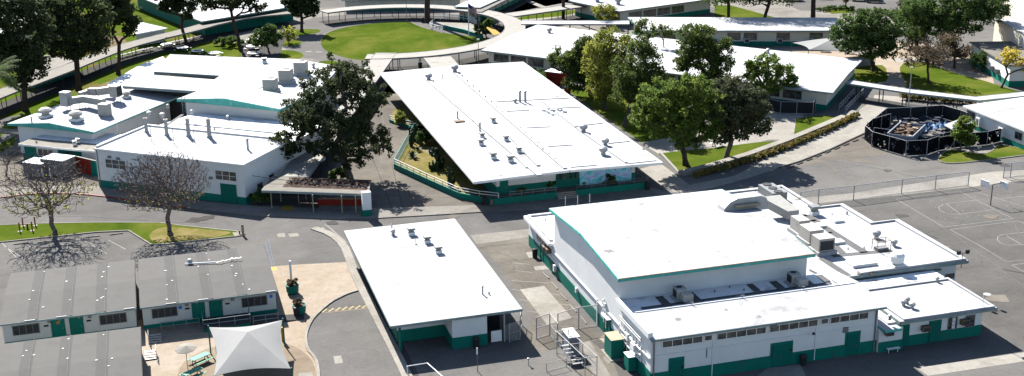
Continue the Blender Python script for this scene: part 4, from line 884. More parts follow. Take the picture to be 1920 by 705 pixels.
# front canopy block of the kitchen
c0=np.array(at2(35,270,3.4));c1=np.array(at2(180,284,3.4));cu=(c1-c0)/np.linalg.norm(c1-c0);cv=np.array([-cu[1],cu[0]]);Lc=float(np.linalg.norm(c1-c0))
K2=lambda a,d:(float(c0[0]+cu[0]*a+cv[0]*d),float(c0[1]+cu[1]*a+cv[1]*d))
kf=building('store_front_block','low cream roofed block with green wall and windows behind the grey containers','building',[K2(.3,.8),K2(Lc-.1,.8),K2(Lc-.1,7),K2(.3,7)],3.2,band=1.7)
roofslab(kf,flat([K2(0,0),K2(Lc-.05,0),K2(Lc-.05,3.4),K2(0,3.4)],3.45),.2,'concw','gutter',.3)
b=MB();b.prism([K2(.3,3.5),K2(Lc+3,3.5),K2(Lc+3,9),K2(.3,9)],3.2,3.55);b.build('upper_roof','roof_lifted',kf)
w=Wall(kf,K2(.3,.8),K2(Lc-.1,.8));w.window(2.6,1.5,5.6,2.7,nv=3,fm='gutter');w.panel(0,2.3,.5,3.1,'teal',.02,.05,'wall_panel');w.panel(6.5,11,.2,3.1,'teald',.02,.05,'wall_panel');w.window(8,1.0,9.6,2.6,nv=2,fm='teal',base=.05)
for p in [at(140,271,3.6),at(146,267,3.6)]: vent(kf,p,'box',.8)
b=MB();q=at(6,250,3);b.slab([(*K2(-14,6),3.0),(*K2(-.5,6),3.0),(*K2(-.5,8.2),3.0),(*K2(-14,8.2),3.0)],.2)
for i in range(3):
    c=K2(-1-4*i,6.2);b.box((*c,0),(.15,.15,2.9))
o=b.build('walkway_roof','old_shade_roof');tag(o,'short flat walkway roof at the extreme left beside the kitchen block','walkway')
# ---- walkways ----
_wk=5
def walkway(label,P,w_,z,m='old_shade_roof',fm='seam',t=.22,step=4.5,closed=False,pm='dwood',edge=True,group='covered walkways',inset=.5,postr=.07,gm='asphaltn'):
    n=len(P);c=P[n//2];r=empty('covered_walkway',(c[0],c[1],0),label,'covered walkway',group)
    b=MB();ribbon(b,P,w_,z-t,z,closed);b.build('roof',m,r)
    global _wk;_wk+=1
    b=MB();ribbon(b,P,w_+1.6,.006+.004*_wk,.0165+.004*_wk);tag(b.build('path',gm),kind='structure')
    Q=[];
    for s in(-1,1):
        R=[]
        for i in range(n):
            a=P[i-1] if i>0 else P[i];d_=P[i+1] if i<n-1 else P[i];d=np.array(d_[:2])-np.array(a[:2]);d/=np.linalg.norm(d);nn=np.array([-d[1],d[0]]);R.append(tuple(np.array(P[i][:2])+nn*s*(w_/2+.04)))
        if edge: b=MB();ribbon(b,R,.08,z-t-.06,z+.05,closed);b.build('fascia',fm,r)
        R=[tuple(np.array(P[i][:2])+(np.array(R[i])-np.array(P[i][:2]))*(1-inset/(w_/2))) for i in range(n)]
        Q.append(R)
    for R in Q:
        acc=step/2
        for i in range(n-1):
            a=np.array(R[i]);c_=np.array(R[i+1]);l=np.linalg.norm(c_-a);
            while acc<l:
                q=a+(c_-a)*acc/l;b=MB().box((q[0],q[1],0),(postr*2,postr*2,z-t));b.build('post',pm,r);acc+=step
            acc-=l
    return r
ang=lambda d:(53+29.2*math.cos(math.radians(d)),284.5+29.2*math.sin(math.radians(d)))
walkway('round covered walkway with weathered grey roof curving around the oval lawn',[ang(d) for d in range(-110,118,6)],4.6,3.05,m='ringroof')
Pl=[ang(114),(34,314),(24.5,313),(16,307),(9.2,299.5),(2,293),(-5.5,285.5),(-12,275),(-17,266),(-22,258),(-28,248.5),(-36,234)]
walkway('long covered walkway with dark grey roof running down to the left edge behind the pines',smooth(Pl[1:],1,False),4.4,3.0)
a=at2(697,99,3);c=at2(751,99,3);d=at2(583,332,3);e=at2(520,330,3)
walkway('straight covered walkway passing under the big pine down to the road canopy',[L_(a,c,.5),L_(e,d,.5)],4.3,3.0,m='ringroof')
r=walkway('short covered link from the round walkway to the back of the cafeteria roof',[L_(at2(794,108,3),at2(845,104,3),.5),L_(at2(806,126,3),at2(866,124,3),.5)],5.6,2.9,m='ringroof')
walkway('straight grey covered walkway leading from the round one to the top centre classrooms',[at2(955,28,3.1),at2(1092,9,3.1)],4.6,3.1,m='ringroof')
walkway('straight bright white covered walkway behind the cafeteria trees',[at2(978,42,3.2),at2(1180,42,3.2)],4.2,3.2,m='roof')
walkway('bent white covered walkway at the right edge above the hedge',[at2(1590,153,3),at2(1700,170,3),at2(1832,185,3),at2(1960,172,3)],2.6,3,m='roof',fm='gfascia')
walkway('diagonal dark roofed walkway at the very top centre',[at2(890,22,3.2),at2(980,-22,3.2)],3.6,3.25,m='old_shade_roof')
# ---- entry canopy ----
e0=at2(491,357,3.0);e1=at2(711,363,3.0);e2=at2(694,339,3.0);e3=at2(511,331,3.0)
ec=empty('road_canopy',(e0[0],e0[1],0),'flat roadside canopy heaped with brown pine litter beside the white and green pillar','canopy')
e1=at2(690,364,3.0)
roofslab(ec,flat([e0,e1,e2,e3],3.05),.28,'old_shade_roof','gfascia',.36)
b=MB()
P0=np.array(e0);dx=np.array(e1)-P0;dy=np.array(e3)-P0
nx,ny=40,12;vs=[];fs=[]
for j in range(ny+1):
    for i in range(nx+1):
        u=.17+.80*i/nx;v=.25+.72*j/ny;q=P0+dx*u+dy*v;h=max(0,.38*math.sin(PI*min(1,j/ny))*(.55+.45*math.sin(i*1.7+j*2.3))*(.5+random.random())) if 0<i<nx and 0<j<ny else 0
        vs.append((q[0],q[1],3.052+h*(1 if i>2 else .4)))
for j in range(ny):
    for i in range(nx):
        a_=j*(nx+1)+i
        if random.random()<.93 or 8<i<30: fs.append((a_,a_+1,a_+nx+2,a_+nx+1))
b.add(vs,fs);b.build('leaf_litter','debris',ec)
for px,py in [(510,392),(588,400),(642,402),(668,402)]:
    q=at2(px,py)
    b=MB().box((q[0],q[1],0),(.14,.14,2.8));b.build('post','tan',ec)
for px,py in [(527,378),(574,374),(602,380),(560,380)]:
    q=at2(px,py);b=MB().box((q[0],q[1],0),(.14,.14,2.8));b.build('post','tan',ec)
q=at2(688.5,405);pl=empty('pillar',(*q,0),'square white pillar with green base at the right end of the road canopy','pillar')
MB().box((q[0],q[1],1.05),(1.25,.9,2.5)).build('shaft','gutter',pl);MB().box((q[0],q[1],0),(1.29,.94,1.05)).build('base','teal',pl);MB().box((q[0],q[1],3.55),(1.29,.94,.06)).build('cap','steel',pl)
a=at2(596,386);c=at2(683,386);rb=empty('red_planter_wall',(*L_(a,c,.5),0),'long low dark red wall with a pale top rail under the road canopy','wall')
b=MB();ribbon(b,[a,c],.3,0,1.1);b.build('wall','redp',rb);b=MB();ribbon(b,[a,c],.42,1.1,1.2);b.build('coping','tan',rb)
sheet('pale_paving_strip',[(600,381),(680,380),(684,393),(597,394)],'concw',1,z=.14)  # paler concrete strip laid over the pavement beneath the canopy
sheet('yellow_ramp_pad',[(530,388),(551,387),(548,396),(525,396)],'yel',1,z=.14)
# ---- classroom wings upper right ----
def wing(label,corn,z,name='classroom_wing',band=1.1,wm='cream',inset=1.2,ridge=True,rm='roof',fm='gfascia'):
    "corn: 4 px roof corners FL, BL, BR, FR"
    P=[at2(x,y,z) for x,y in corn]
    foot=offs(P,-inset);cx=sum(p[0] for p in P)/4;cy=sum(p[1] for p in P)/4
    r=building(name,label,'classroom building',foot,z-.25,band,wm)
    FL,BL,BR,FR=P
    if ridge:
        m0=L_(FL,BL,.5);m1=L_(FR,BR,.5);h=.35
        roofslab(r,[[(*FL,z),(*FR,z),(*m1,z+h),(*m0,z+h)],[(*m0,z+h),(*m1,z+h),(*BR,z),(*BL,z)]],.22,rm,fm,.32)
    else: roofslab(r,flat([FL,FR,BR,BL],z),.22,rm,fm,.32)
    # front wall follows FL->FR
    d=np.array(FR)-np.array(FL);l=np.linalg.norm(d);d/=l;n=np.array([-d[1],d[0]])
    p0=np.array(FL)+d*inset+n*inset;p1=np.array(FR)-d*inset+n*inset
    return r,Wall(r,p0,p1),P
def rowwin(w,a0,a1,z0,z1,unit=4.0,gap=.5,skip=(),nv=3,fm='trim'):
    a=a0;k=0
    while a+unit<=a1:
        if k%5 not in skip: w.window(a,z0,a+unit-gap,z1,nv=nv,fm=fm)
        a+=unit;k+=1
r1,w,P=wing('longest white roofed classroom wing behind the grove, a ramp at its right end',[(902,94),(1008,46),(1617,112),(1561,174)],3.8)
rowwin(w,1.2,w.L-1,1.5,3.1,4.2,.6,(3,));wr_=Wall(r1,tuple(w.p1),tuple(np.array(P[2])-0)) 
b=MB();a=at2(965,65,3.95);c=at2(1070,77,3.95)
for px,py,k in [(1030,62,'turb'),(1240,62,'cap'),(1440,100,'cap')]: vent(r1,at(px,py,3.9),k,1.0)
p=at(1150,66,3.9)
r3,w,P=wing('white roofed classroom wing shaded by trees behind the right hand shade sail',[(1207,57),(1177,32),(1568,33),(1586,57)],3.8,ridge=False)
rowwin(w,3,w.L-1,1.4,3.0,3.6,.7,(1,3));
for px in (1340,1400,1462,1520):
    a,_=w.px(px,70);w.ac(a,.9,1.1,.9,.7,m='gutter')
r4,w,P=wing('white roofed classroom wing at the top edge with a long window row and green base',[(1162,21),(1066,1),(1240,-26),(1345,-4)],3.9,ridge=False)
rowwin(w,2.5,w.L-.5,1.3,3.0,4.4,.5,(4,),nv=4)
p=P[0];wl4=Wall(r4,np.array(P[1])+0,np.array(P[0])+0)
for px,py,k in [(1159,8,'turb'),(1120,3,'turb')]: vent(r4,at(px,py,3.9),k,1.5)
r5c=[(1920,243.5),(1806,198),(1925,182),(2040,225)]
P=[at2(x,y,3.5) for x,y in [(1806,198),(1925,181),(2060,225),(1985,270)]]
r5=building('right_edge_building','white roofed grey building cut by the right edge with two wall air conditioners','building',offs(P,-.5),3.25,.8,'white')
roofslab(r5,flat(P,3.5),.2,'roof','gutter',.26)
Pw=offs(P,-.5);k=min(range(4),key=lambda i:math.dist(Pw[i],P[0]));pA=Pw[k];k2=min(range(4),key=lambda i:math.dist(Pw[i],P[3]));pB=Pw[k2]
w=Wall(r5,pA,pB)
for px,py in [(1838,228),(1880,247)]:
    a,z=w.px(px,py);w.panel(a-.5,a+.5,max(.8,z-.75),z+.75,'gutter',0,.6,'wall_air_conditioner');w.panel(a-.35,a+.25,max(.9,z-.5),z+.5,'steel',.6,.62,'grille')
a,z=w.px(1910,254);w.window(a-.9,1.4,a+.9,2.6,nv=2);a,z=w.px(1822,214);w.window(a-1.3,1.6,a+1.0,2.8,nv=2)
for i in range(3):
    a_=L_(P[0],P[3],.25*(i+1));c_=L_(P[1],P[2],.25*(i+1));strip(r5,'roof_seam',a_,c_,.12,3.5,'seam',.02)
# big tan hall far right
T=lambda L,z:[at2(x,y,z) for x,y in L]
g0=at2(1826,118);g1=at2(1935,182)
r6=empty('auditorium',(*g0,0),'tall tan auditorium with a low white annex behind the dark trees, right edge','auditorium')
a1_=at2(1818,118);a2_=at2(1885,160);b_=np.array(a2_)-np.array(a1_);lb=np.linalg.norm(b_);b_/=lb;nb=np.array([-b_[1],b_[0]])
q=lambda a,c:(a1_[0]+b_[0]*a+nb[0]*c,a1_[1]+b_[1]*a+nb[1]*c)
MB().prism([q(0,0),q(lb+1.5,0),q(lb+1.5,12),q(0,12)],0,4.2).build('annex','white',r6);MB().prism(offs([q(0,0),q(lb+1.5,0),q(lb+1.5,12),q(0,12)],.03),0,1.2).build('wainscot','teal',r6)
b=MB();b.prism(offs([q(0,0),q(lb+1.5,0),q(lb+1.5,12),q(0,12)],.4),4.2,4.4);b.build('annex_roof_shade_toned','old_shade_roof',r6)  # white roof given a dull colour for the tree shade on it
o1=at2(1869,104)
pt=lambda a,c:(o1[0]+b_[0]*a+nb[0]*c,o1[1]+b_[1]*a+nb[1]*c)
MB().prism([pt(-3,0),pt(60,0),pt(60,9),pt(-3,9)],0,7.2).build('front_hall','cream',r6)
b=MB();b.prism(offs([pt(-3,0),pt(60,0),pt(60,9),pt(-3,9)],.15),7.2,7.4);b.build('front_roof','roof',r6)
MB().prism([pt(-22,9.2),pt(60,9.2),pt(60,40),pt(-22,40)],0,11.2).build('main_hall','cream',r6)
b=MB();b.prism(offs([pt(-22,9.2),pt(60,9.2),pt(60,40),pt(-22,40)],.2),11.2,11.45);b.build('main_roof','roof',r6)
w=Wall(r6,q(0,0),q(lb+1.5,0));
for px,py in [(1862,132),(1872,138)]:
    a,z=w.px(px,py);w.ac(a,max(1.4,z-.4),1,.9,.6,m='steel')
w.window(6,2,8,3.3,nv=2)
# top left classrooms
rL,w,P=wing('white roofed classroom with dark green wall behind the left pines at the top',[(378,40),(245,-12),(420,-30),(560,10)],3.8,ridge=False,wm='teal')
wv=Wall(rL,at2(240,-2),at2(352,62))
P=[at2(x,y,3.6) for x,y in [(250,64),(262,41),(315,53),(313,55)]]
P=[at2(250,65,3.0),at2(262,41,3.0),at2(314,53,3.0)]
sb=building('store_shed','small white roofed shed beside the lawn behind the long left walkway','shed',offs(P,-.5),2.8,None,'white');roofslab(sb,flat(P,3.05),.2,'roof','gutter',.3)
P=[at2(x,y,3.6) for x,y in [(240,0),(378,40),(430,28),(500,-10),(330,-40)]]
# green wall building along the lawn
ga=at2(240,20);gb=at2(350,64);gd=np.array(gb)-np.array(ga);gl=np.linalg.norm(gd);gd/=gl;gn=np.array([-gd[1],gd[0]])
gq=lambda a,c:(ga[0]+gd[0]*a+gn[0]*c,ga[1]+gd[1]*a+gn[1]*c)
def farbox(label,px,z,wm='cream',band=1.1,nwin=0,rm='roof'):
    P=[at2(x,y,z) for x,y in px];r=building('classroom_wing',label,'classroom building',offs(P,-.9),z-.2,band,wm);roofslab(r,flat(P,z),.2,rm,'gfascia',.3);return r,P
rW,P=farbox('white roofed classroom at the extreme top left seen through the pine crowns',[(-40,75),(-20,10),(60,-30),(95,35),(40,60)],4.2)
rX,P=farbox('low classroom with dull grey roof behind the diagonal walkway at the left',[(20,128),(60,105),(140,100),(150,112),(60,142)],3.0,rm='old_shade_roof')
rY,P=farbox('long low cream classroom strip behind the top of the round walkway',[(640,-12),(860,-14),(870,-4),(640,0)],3.2,wm='cream',rm='old_shade_roof')
rZ,P=farbox('small white roofed classroom between the round walkway and the flagpole top',[(852,12),(905,-12),(990,-30),(945,-6),(900,14)],3.6)
# ---- white ramp by flagpole ----
fr=empty('entry_ramp',(*at2(850,50),0),'pale concrete ramp terrace with white rails and green kerb wall beside the flagpoles','ramp')
P=[at2(x,y,.6) for x,y in [(812,41),(895,44),(905,64),(850,52),(815,48)]]
MB().prism(P,0,.6).build('deck','concw',fr)
b=MB();ribbon(b,[at2(x,y) for x,y in [(832,54),(870,62),(905,73)]],.3,0,.9);b.build('kerb_wall','teal',fr)
rail(fr,[at2(x,y,.6) for x,y in [(812,43),(805,50),(830,56)]],.3,1.1,'gutter',1.2,(1,.6,.3),.05);rail(fr,[at2(x,y,.6) for x,y in [(814,38),(860,37),(900,42)]],.6,1.1,'gutter',1.5,(1,.5),.05)
# ================================================================ VEGETATION
def leafmesh(name,clumps,n,size,leaf,parent,flat_=.0,droop=0):
    "clumps: list of (centre, radius, weight)"
    cs=np.array([c[0] for c in clumps]);rs=np.array([c[1] for c in clumps]);ws=np.array([c[2] for c in clumps],float);ws/=ws.sum()
    idx=rng.choice(len(cs),n,p=ws);tone_c=rng.random(len(cs))
    g_=rng.normal(size=(n,3));g_/=np.linalg.norm(g_,axis=1)[:,None];rad=rng.random(n)**.5
    pos=cs[idx]+g_*(rs[idx]*rad)[:,None]*np.array([1,1,.75])
    pos[:,2]-=droop*rad*rng.random(n)
    nrm=rng.normal(size=(n,3))+g_*.8+np.array([0,0,.6+flat_]);nrm/=np.linalg.norm(nrm,axis=1)[:,None]
    t=np.cross(nrm,rng.normal(size=(n,3)));t/=np.linalg.norm(t,axis=1)[:,None];bt=np.cross(nrm,t)
    s=size*(.55+.9*rng.random(n))[:,None]
    v=np.stack([pos-t*s*.5-bt*s*.15,pos-bt*s*.42+t*s*.1,pos+t*s*.55+bt*s*.05,pos+bt*s*.45-t*s*.12],1).reshape(-1,3)
    off=np.array(wloc(parent));v=v-off
    me=bpy.data.meshes.new(name);me.vertices.add(4*n);me.vertices.foreach_set('co',v.ravel());me.loops.add(4*n);me.loops.foreach_set('vertex_index',np.arange(4*n,dtype=np.int32))
    me.polygons.add(n);me.polygons.foreach_set('loop_start',np.arange(0,4*n,4,dtype=np.int32));me.polygons.foreach_set('loop_total',np.full(n,4,dtype=np.int32));me.update(calc_edges=True)
    at_=me.attributes.new('tone','FLOAT','FACE');tone=np.clip(tone_c[idx]*.65+rng.random(n)*.4-.05,0,1);at_.data.foreach_set('value',tone.astype(np.float32))
    me.materials.append(M[leaf]);o=bpy.data.objects.new(name,me);C.objects.link(o);o.parent=parent;return o
def grow(base,fork,targets,rtip,rmax,curve=.12,expo=.45,seed=0,subd=2):
    "branching skeleton from base through fork to targets"
    rs=np.random.default_rng(seed);nodes=[np.array(base,float)];par=[-1];
    k=4
    for i in range(1,k+1):
        p=np.array(base)+(np.array(fork)-np.array(base))*i/k+(rs.normal(size=3)*curve*.5*np.array([1,1,0]) if i<k else 0);nodes.append(p);par.append(len(nodes)-2)
    fk=len(nodes)-1;pl=[0,.0,0,0,0];pl=[0]*len(nodes)
    T=sorted(targets,key=lambda t:np.linalg.norm(np.array(t)-fork))
    for t in T:
        t=np.array(t,float);A=np.array(nodes[fk-1:]);d=np.linalg.norm(A-t,axis=1)+.28*np.array(pl[fk-1:])
        dz_=np.maximum(0,A[:,2]-t[2]);d=d+dz_*.8
        j=int(np.argmin(d))+fk-1;prev=j;L0=np.linalg.norm(t-nodes[j])
        m=max(1,min(4,int(L0/1.0)))
        for q in range(1,m+1):
            f=q/m;p=nodes[j]+(t-nodes[j])*f
            if q<m:p=p+rs.normal(size=3)*curve*L0*.35+np.array([0,0,.06*L0*math.sin(PI*f)])
            nodes.append(p);par.append(prev);pl.append(pl[prev]+L0/m);prev=len(nodes)-1
    cnt=[0]*len(nodes);ch=[0]*len(nodes)
    for i in range(len(nodes)-1,0,-1):
        if cnt[i]==0:cnt[i]=1
        cnt[par[i]]+=cnt[i]
    tot=max(cnt[1],1);R=[max(rtip,rmax*(c/tot)**expo) for c in cnt]
    b=MB()
    for i in range(1,len(nodes)):
        r0=R[par[i]] if par[i]<fk else min(R[par[i]],R[i]*1.35);n_=8 if R[i]>.12 else (5 if R[i]>.05 else 3)
        if par[i]==0:r0=rmax*1.5
        b.tube(nodes[i]if False else nodes[par[i]],nodes[i],r0,R[i],n_,cap=False)
    return b,nodes
def tree(label,base,lobes,leaf,n,size=.45,bark='bark',tr=.35,name='tree',fork=.45,group=None,droop=0,rc=.30,shell=.72,cat='tree',nl=26,z0=0):
    bp=at(*base) if len(base)==2 else base;bp=(bp[0],bp[1],z0)
    r=empty(name,bp,label,cat,group);sc=math.dist(bp,CAM)/F
    E_=[]
    for k,l in enumerate(lobes):
        c=atv(l[0],l[1],bp);rx=l[2]*sc;rz=l[3]*sc;dd=(l[4] if len(l)>4 else random.uniform(-.35,.35))*rx
        E_.append((c+fh*dd,rx,rz))
    zt=min(max(e[0][2]-e[2]*.5,1.5) for e in E_);cz=np.mean([e[0][2] for e in E_])
    cen=np.mean([e[0] for e in E_],axis=0);fk=np.array([bp[0],bp[1],0])+(cen-np.array(bp))*fork;fk[2]=max(1.2,cz*fork)
    cl=[];tg=[]
    for (c,rx,rz) in E_:
        K_=max(10,int(9+ (rx*rx+rx*rz)*2.2))
        for _ in range(K_):
            g_=rng.normal(size=3);g_/=np.linalg.norm(g_);q=(shell+(1.02-shell)*rng.random()) if rng.random()<.8 else rng.random()*.7
            p=c+g_*q*np.array([rx,rx,rz]);r_c=rc*min(rx,rz)*(.6+.8*rng.random())+.25
            if p[2]<.8: continue
            cl.append((p,r_c,r_c**2))
            if rng.random()<nl/ K_/len(E_)*1.0: tg.append(p)
        tg.append(c)
    b,_=grow(bp,fk,tg,.04,tr,seed=int(base[0]*7+base[1]));b.build('trunk',bark,r)
    leafmesh('crown',cl,n,size,leaf,r,droop=droop);return r
def bare(label,base,cx,cy,rx,ry,n,leaf=None,nleaf=0,seed=1,tr=.3,rtip=.022,group=None,fork=.30,lz=.35,bark='twig'):
    bp=at(*base);r=empty('tree',bp,label,'tree',group);sc=math.dist(bp,CAM)/F;c=atv(cx,cy,bp);rx*=sc;rz=ry*sc;rs=np.random.default_rng(seed)
    tg=[]
    while len(tg)<n:
        g_=rs.normal(size=3);g_/=np.linalg.norm(g_);q=rs.random()**.42;p=c+g_*q*np.array([rx,rx,rz])
        if p[2]>c[2]-rz*.75: tg.append(p)
    fk=np.array(bp)+(c-np.array(bp))*fork;fk[2]=bp[2]+(c[2])*fork
    b,_=grow(bp,fk,tg,rtip,tr,seed=seed,curve=.16,expo=.42);b.build('trunk',bark,r)
    if leaf:
        cl=[(p,.45,1) for p in tg if p[2]<c[2]+rz*(-.55+lz) and rs.random()<.5]
        leafmesh('crown',cl,nleaf,.26,leaf,r)
    return r
def palm(label,base,top,rad,nf=34,leaf='lf_dark',tr=.28,name='palm_tree',droop=1.0):
    bp=at(*base);t=atv(*top,bp);r=empty(name,bp,label,'palm tree')
    b=MB();N_=8
    for i in range(N_):
        a=Vector(bp).lerp(Vector(t),i/N_);c=Vector(bp).lerp(Vector(t),(i+1)/N_);b.tube(a,c,tr*(1.25-.35*i/N_),tr*(1.2-.35*(i+1)/N_),10,cap=False)
    b.build('trunk','bark',r)
    vs=[];fs=[];tones=[]
    for k in range(nf):
        az=2*PI*k/nf*2.4+random.random()*.4;el=random.uniform(-.35,1.25);L0=rad*random.uniform(.85,1.1);p=Vector(t);d=Vector((math.cos(az)*math.cos(el),math.sin(az)*math.cos(el),math.sin(el)));side=Vector((-math.sin(az),math.cos(az),0))
        seg=9
        for s_ in range(seg):
            q=p+d*L0/seg;d=(d+Vector((0,0,-.17*droop))).normalized()
            for sg in (-1,1):
                for h in (0,.5):
                    m0=p.lerp(q,h);ln=rad*.30*math.sin(PI*(s_+.6)/(seg+.8));tip=m0+side*sg*ln+d*ln*.5+Vector((0,0,-.25*ln));i0=len(vs);vs+=[m0,p.lerp(q,h+.35),tip];fs.append((i0,i0+1,i0+2));tones.append(random.random())
            p=q
    off=Vector(bp);me=bpy.data.meshes.new('crown');me.from_pydata([tuple(v-off) for v in vs],[],fs);a_=me.attributes.new('tone','FLOAT','FACE');a_.data.foreach_set('value',tones);me.materials.append(M[leaf]);o=bpy.data.objects.new('crown',me);C.objects.link(o);o.parent=r;return r
# roadside bare trees
bare('bare spreading tree at the left end of the grass island beside the parking bays',(103,440),82,348,84,60,1300,'lf_olive',600,3,.30,.034,'roadside trees on the grass island',.30,.45)
bare('densely twigged leafless tree with brownish crown in front of the white workshop',(320,441),302,341,88,53,4600,'lf_olive',260,5,.30,.036,'roadside trees on the grass island',.34,.05)
bare('small dry palm like bare shrub in front of the grey containers at the left',(12,330),14,290,34,22,260,None,0,9,.12,.02,None,.5,bark='barkg')
# the big pine
tree('huge dark pine with pale forked limbs between the workshop and the cafeteria plaza',(652,330),[(620,165,60,34,.4),(575,205,50,32,.0),(660,150,42,26,.8),(540,262,36,30,-.5),(560,235,45,26,.3),(640,225,58,36,-.3),(690,190,42,34,.4),(700,255,36,34,-.2),(660,280,42,26,-.6),(600,270,40,22,-.4),(725,275,14,22,0),(635,130,26,12,.6),(535,285,16,16,-.5)],'lf_pine',34000,0.30,'barkg',.55,'pine_tree',.5,rc=.19,shell=.45,cat='pine',nl=130)
pl_=[((47,207),[(15,40,38,40),(45,90,40,38),(60,25,28,30),(20,110,36,34),(70,115,28,26),(35,0,40,30),(75,60,24,28),(40,150,26,18)],'leftmost tall dark pine beside the extreme left end of the long walkway'),
 ((148,170),[(100,30,40,36),(140,60,48,36),(175,30,34,34),(120,90,36,20),(165,85,36,22),(90,70,26,24),(130,-5,45,26),(190,75,22,20)],'widest dark pine standing between two other pines along the long left walkway'),
 ((222,140),[(215,-5,36,30),(200,35,22,28),(235,38,24,24),(245,55,14,14),(228,10,30,26)],'pine with a bare lower trunk right of the widest pine on the left'),
 ((350,84),[(318,-4,26,20),(345,5,22,20),(352,25,14,10),(312,12,14,10)],'slim trunked pine near the white topped round tables'),
 ((452,95),[(400,-10,40,20),(440,-15,46,24),(478,8,20,14),(390,12,18,10),(430,10,22,8)],'dark pine with a thick dark trunk just left of the small shaded patio'),
 ((566,60),[(555,-2,24,18),(580,5,20,18),(563,16,24,14),(540,5,14,10),(590,22,10,8)],'small dark tree casting its shadow on the path left of the oval lawn')]
for bs,lb,tx in pl_: tree(tx,bs,lb,'lf_pine',17000 if bs[0]<200 else 8000,.46,'bark',.5 if bs[0]<200 else .36,'pine_tree',.5,'pines along the left walkway',rc=.24,shell=.6,cat='pine',nl=40)
palm('palm crown reaching in at the left edge below the pines',(-12,250),(-8,140),5.2,40,tr=.4)
tree('small dense dark tree over the shaded patio tables',(505,99),[(492,68,20,14),(512,72,18,14),(500,55,18,10),(478,78,12,8)],'lf_dark',4960,0.39,'bark',.2,'tree',.5,rc=.3,cat='tree')
tree('small sparse yellowish tree beside the dark patio tree',(541,82),[(538,60,16,10),(545,70,12,8)],'lf_olive',700,.4,'bark',.1,'tree',.4,rc=.35)
tree('tiny young tree at the path fork below the oval lawn',(622,119),[(619,104,5,6),(622,112,5,4)],'lf_mid',260,.35,'bark',.07,'tree',.4)
tree('wide dark clipped bush beside the thick pine trunk',(430,86),[(430,78,26,10)],'lf_dark',2790,0.35,'bark',.1,'bush',.4,cat='bush')
# right-of-cafeteria trees
tree('dark green tree behind the cafeteria roof, leftmost of the grove',(1108,180),[(1075,115,32,26),(1050,105,22,18),(1098,95,26,24),(1085,145,30,24),(1105,125,26,34),(1040,118,14,10)],'lf_mid',13175,0.35,'bark',.32,'tree',.5,'trees in the grove beside the cafeteria')
tree('tall upright yellow olive tree in the middle of the grove',(1133,205),[(1125,90,28,28),(1148,75,30,24),(1110,125,18,30),(1145,130,36,36),(1130,160,26,24),(1170,95,22,34),(1160,165,24,20)],'lf_olive',17825,0.31,'barkg',.35,'tree',.5,'trees in the grove beside the cafeteria',droop=.8)
tree('loose crowned mid green tree at the right side of the grove',(1170,238),[(1205,110,28,32),(1190,150,36,34),(1225,140,22,24),(1200,85,20,18),(1175,175,32,18),(1240,150,14,14),(1165,130,18,30)],'lf_mid',13175,0.31,'barkg',.36,'tree',.52,'trees in the grove beside the cafeteria')
tree('sparse twiggy tree rising behind the grove against the white roof',(1212,178),[(1205,42,16,14),(1225,50,10,8),(1195,55,10,10),(1212,68,16,10)],'lf_mid',700,.36,'bark',.14,'tree',.6,rc=.4,shell=.4)
tree('small sparse green tree in the gap between two white roofs',(1250,125),[(1240,52,10,8),(1252,60,14,10),(1230,62,8,6)],'lf_mid',700,.36,'bark',.12,'tree',.6,rc=.4,shell=.4)
tree('yellow topped young tree behind the white covered walkway',(1138,50),[(1135,22,24,14),(1140,32,20,10)],'lf_olive',2635,0.33,'bark',.16,'tree',.55,rc=.35)
tree('tall round headed green tree in front of the long white wing',(1318,190),[(1300,62,32,20),(1330,80,38,26),(1290,95,26,22),(1350,110,26,26),(1310,120,36,26),(1275,120,18,12),(1340,140,28,16)],'lf_mid',16275,0.33,'bark',.34,'tree',.5,rc=.27)
tree('loose leaved green tree over the corner of the long white wing',(1442,200),[(1440,115,28,16),(1465,140,28,18),(1420,140,26,16),(1445,155,34,14),(1485,155,14,12),(1405,120,12,10)],'lf_green',7130,0.33,'barkg',.28,'tree',.5,rc=.3,shell=.55)
tree('broad bright green tree on the lower lawn above the planter wall',(1286,310),[(1240,180,46,30),(1285,170,50,28),(1325,195,40,28),(1215,215,34,24),(1265,225,52,34),(1315,235,44,28),(1285,262,30,16),(1200,200,20,18)],'lf_green',26350,0.33,'bark',.42,'tree',.42,rc=.24,nl=50)
tree('dark purplish leaved broad tree right of the bright green one',(1362,298),[(1370,170,44,22),(1400,195,44,30),(1360,205,40,30),(1415,225,34,24),(1375,240,36,22),(1340,250,24,18),(1430,190,16,18)],'lf_purple',20150,0.33,'barkg',.40,'tree',.42,rc=.24,nl=50)
tree('dense dark round tree beside the right hand shade sail',(1638,133),[(1610,40,38,20),(1650,50,38,26),(1590,60,30,24),(1630,80,46,26),(1665,85,26,22),(1590,85,26,14),(1640,28,34,14)],'lf_dark',21700,0.35,'bark',.42,'tree',.45,rc=.22,nl=40)
tree('largest dark tree at the top right with yellowish leaf tips',(1792,105),[(1750,15,46,30),(1800,30,50,30),(1840,5,46,28),(1865,20,28,20),(1770,45,40,20),(1715,25,30,26),(1810,-10,50,20),(1722,55,22,18)],'lf_dark',26350,0.37,'bark',.5,'tree',.5,rc=.22,nl=50)
tree('bushy brownish tree crown between the two dark trees at the right',(1720,88),[(1715,45,26,30),(1700,20,26,24),(1722,75,20,16)],'lf_purple',6975,0.35,'bark',.3,'tree',.5,rc=.3)
bare('leaning brown twiggy tree on the upper right lawn',(1742,156),1735,98,46,32,700,'lf_brown',3200,11,.22,.025,None,.4,.9,'bark')
tree('brown leaved shrubby tree right of the leaning one',(1790,128),[(1775,80,24,20),(1800,95,22,14)],'lf_brown',2790,0.30,'bark',.2,'tree',.5,rc=.35,shell=.4)
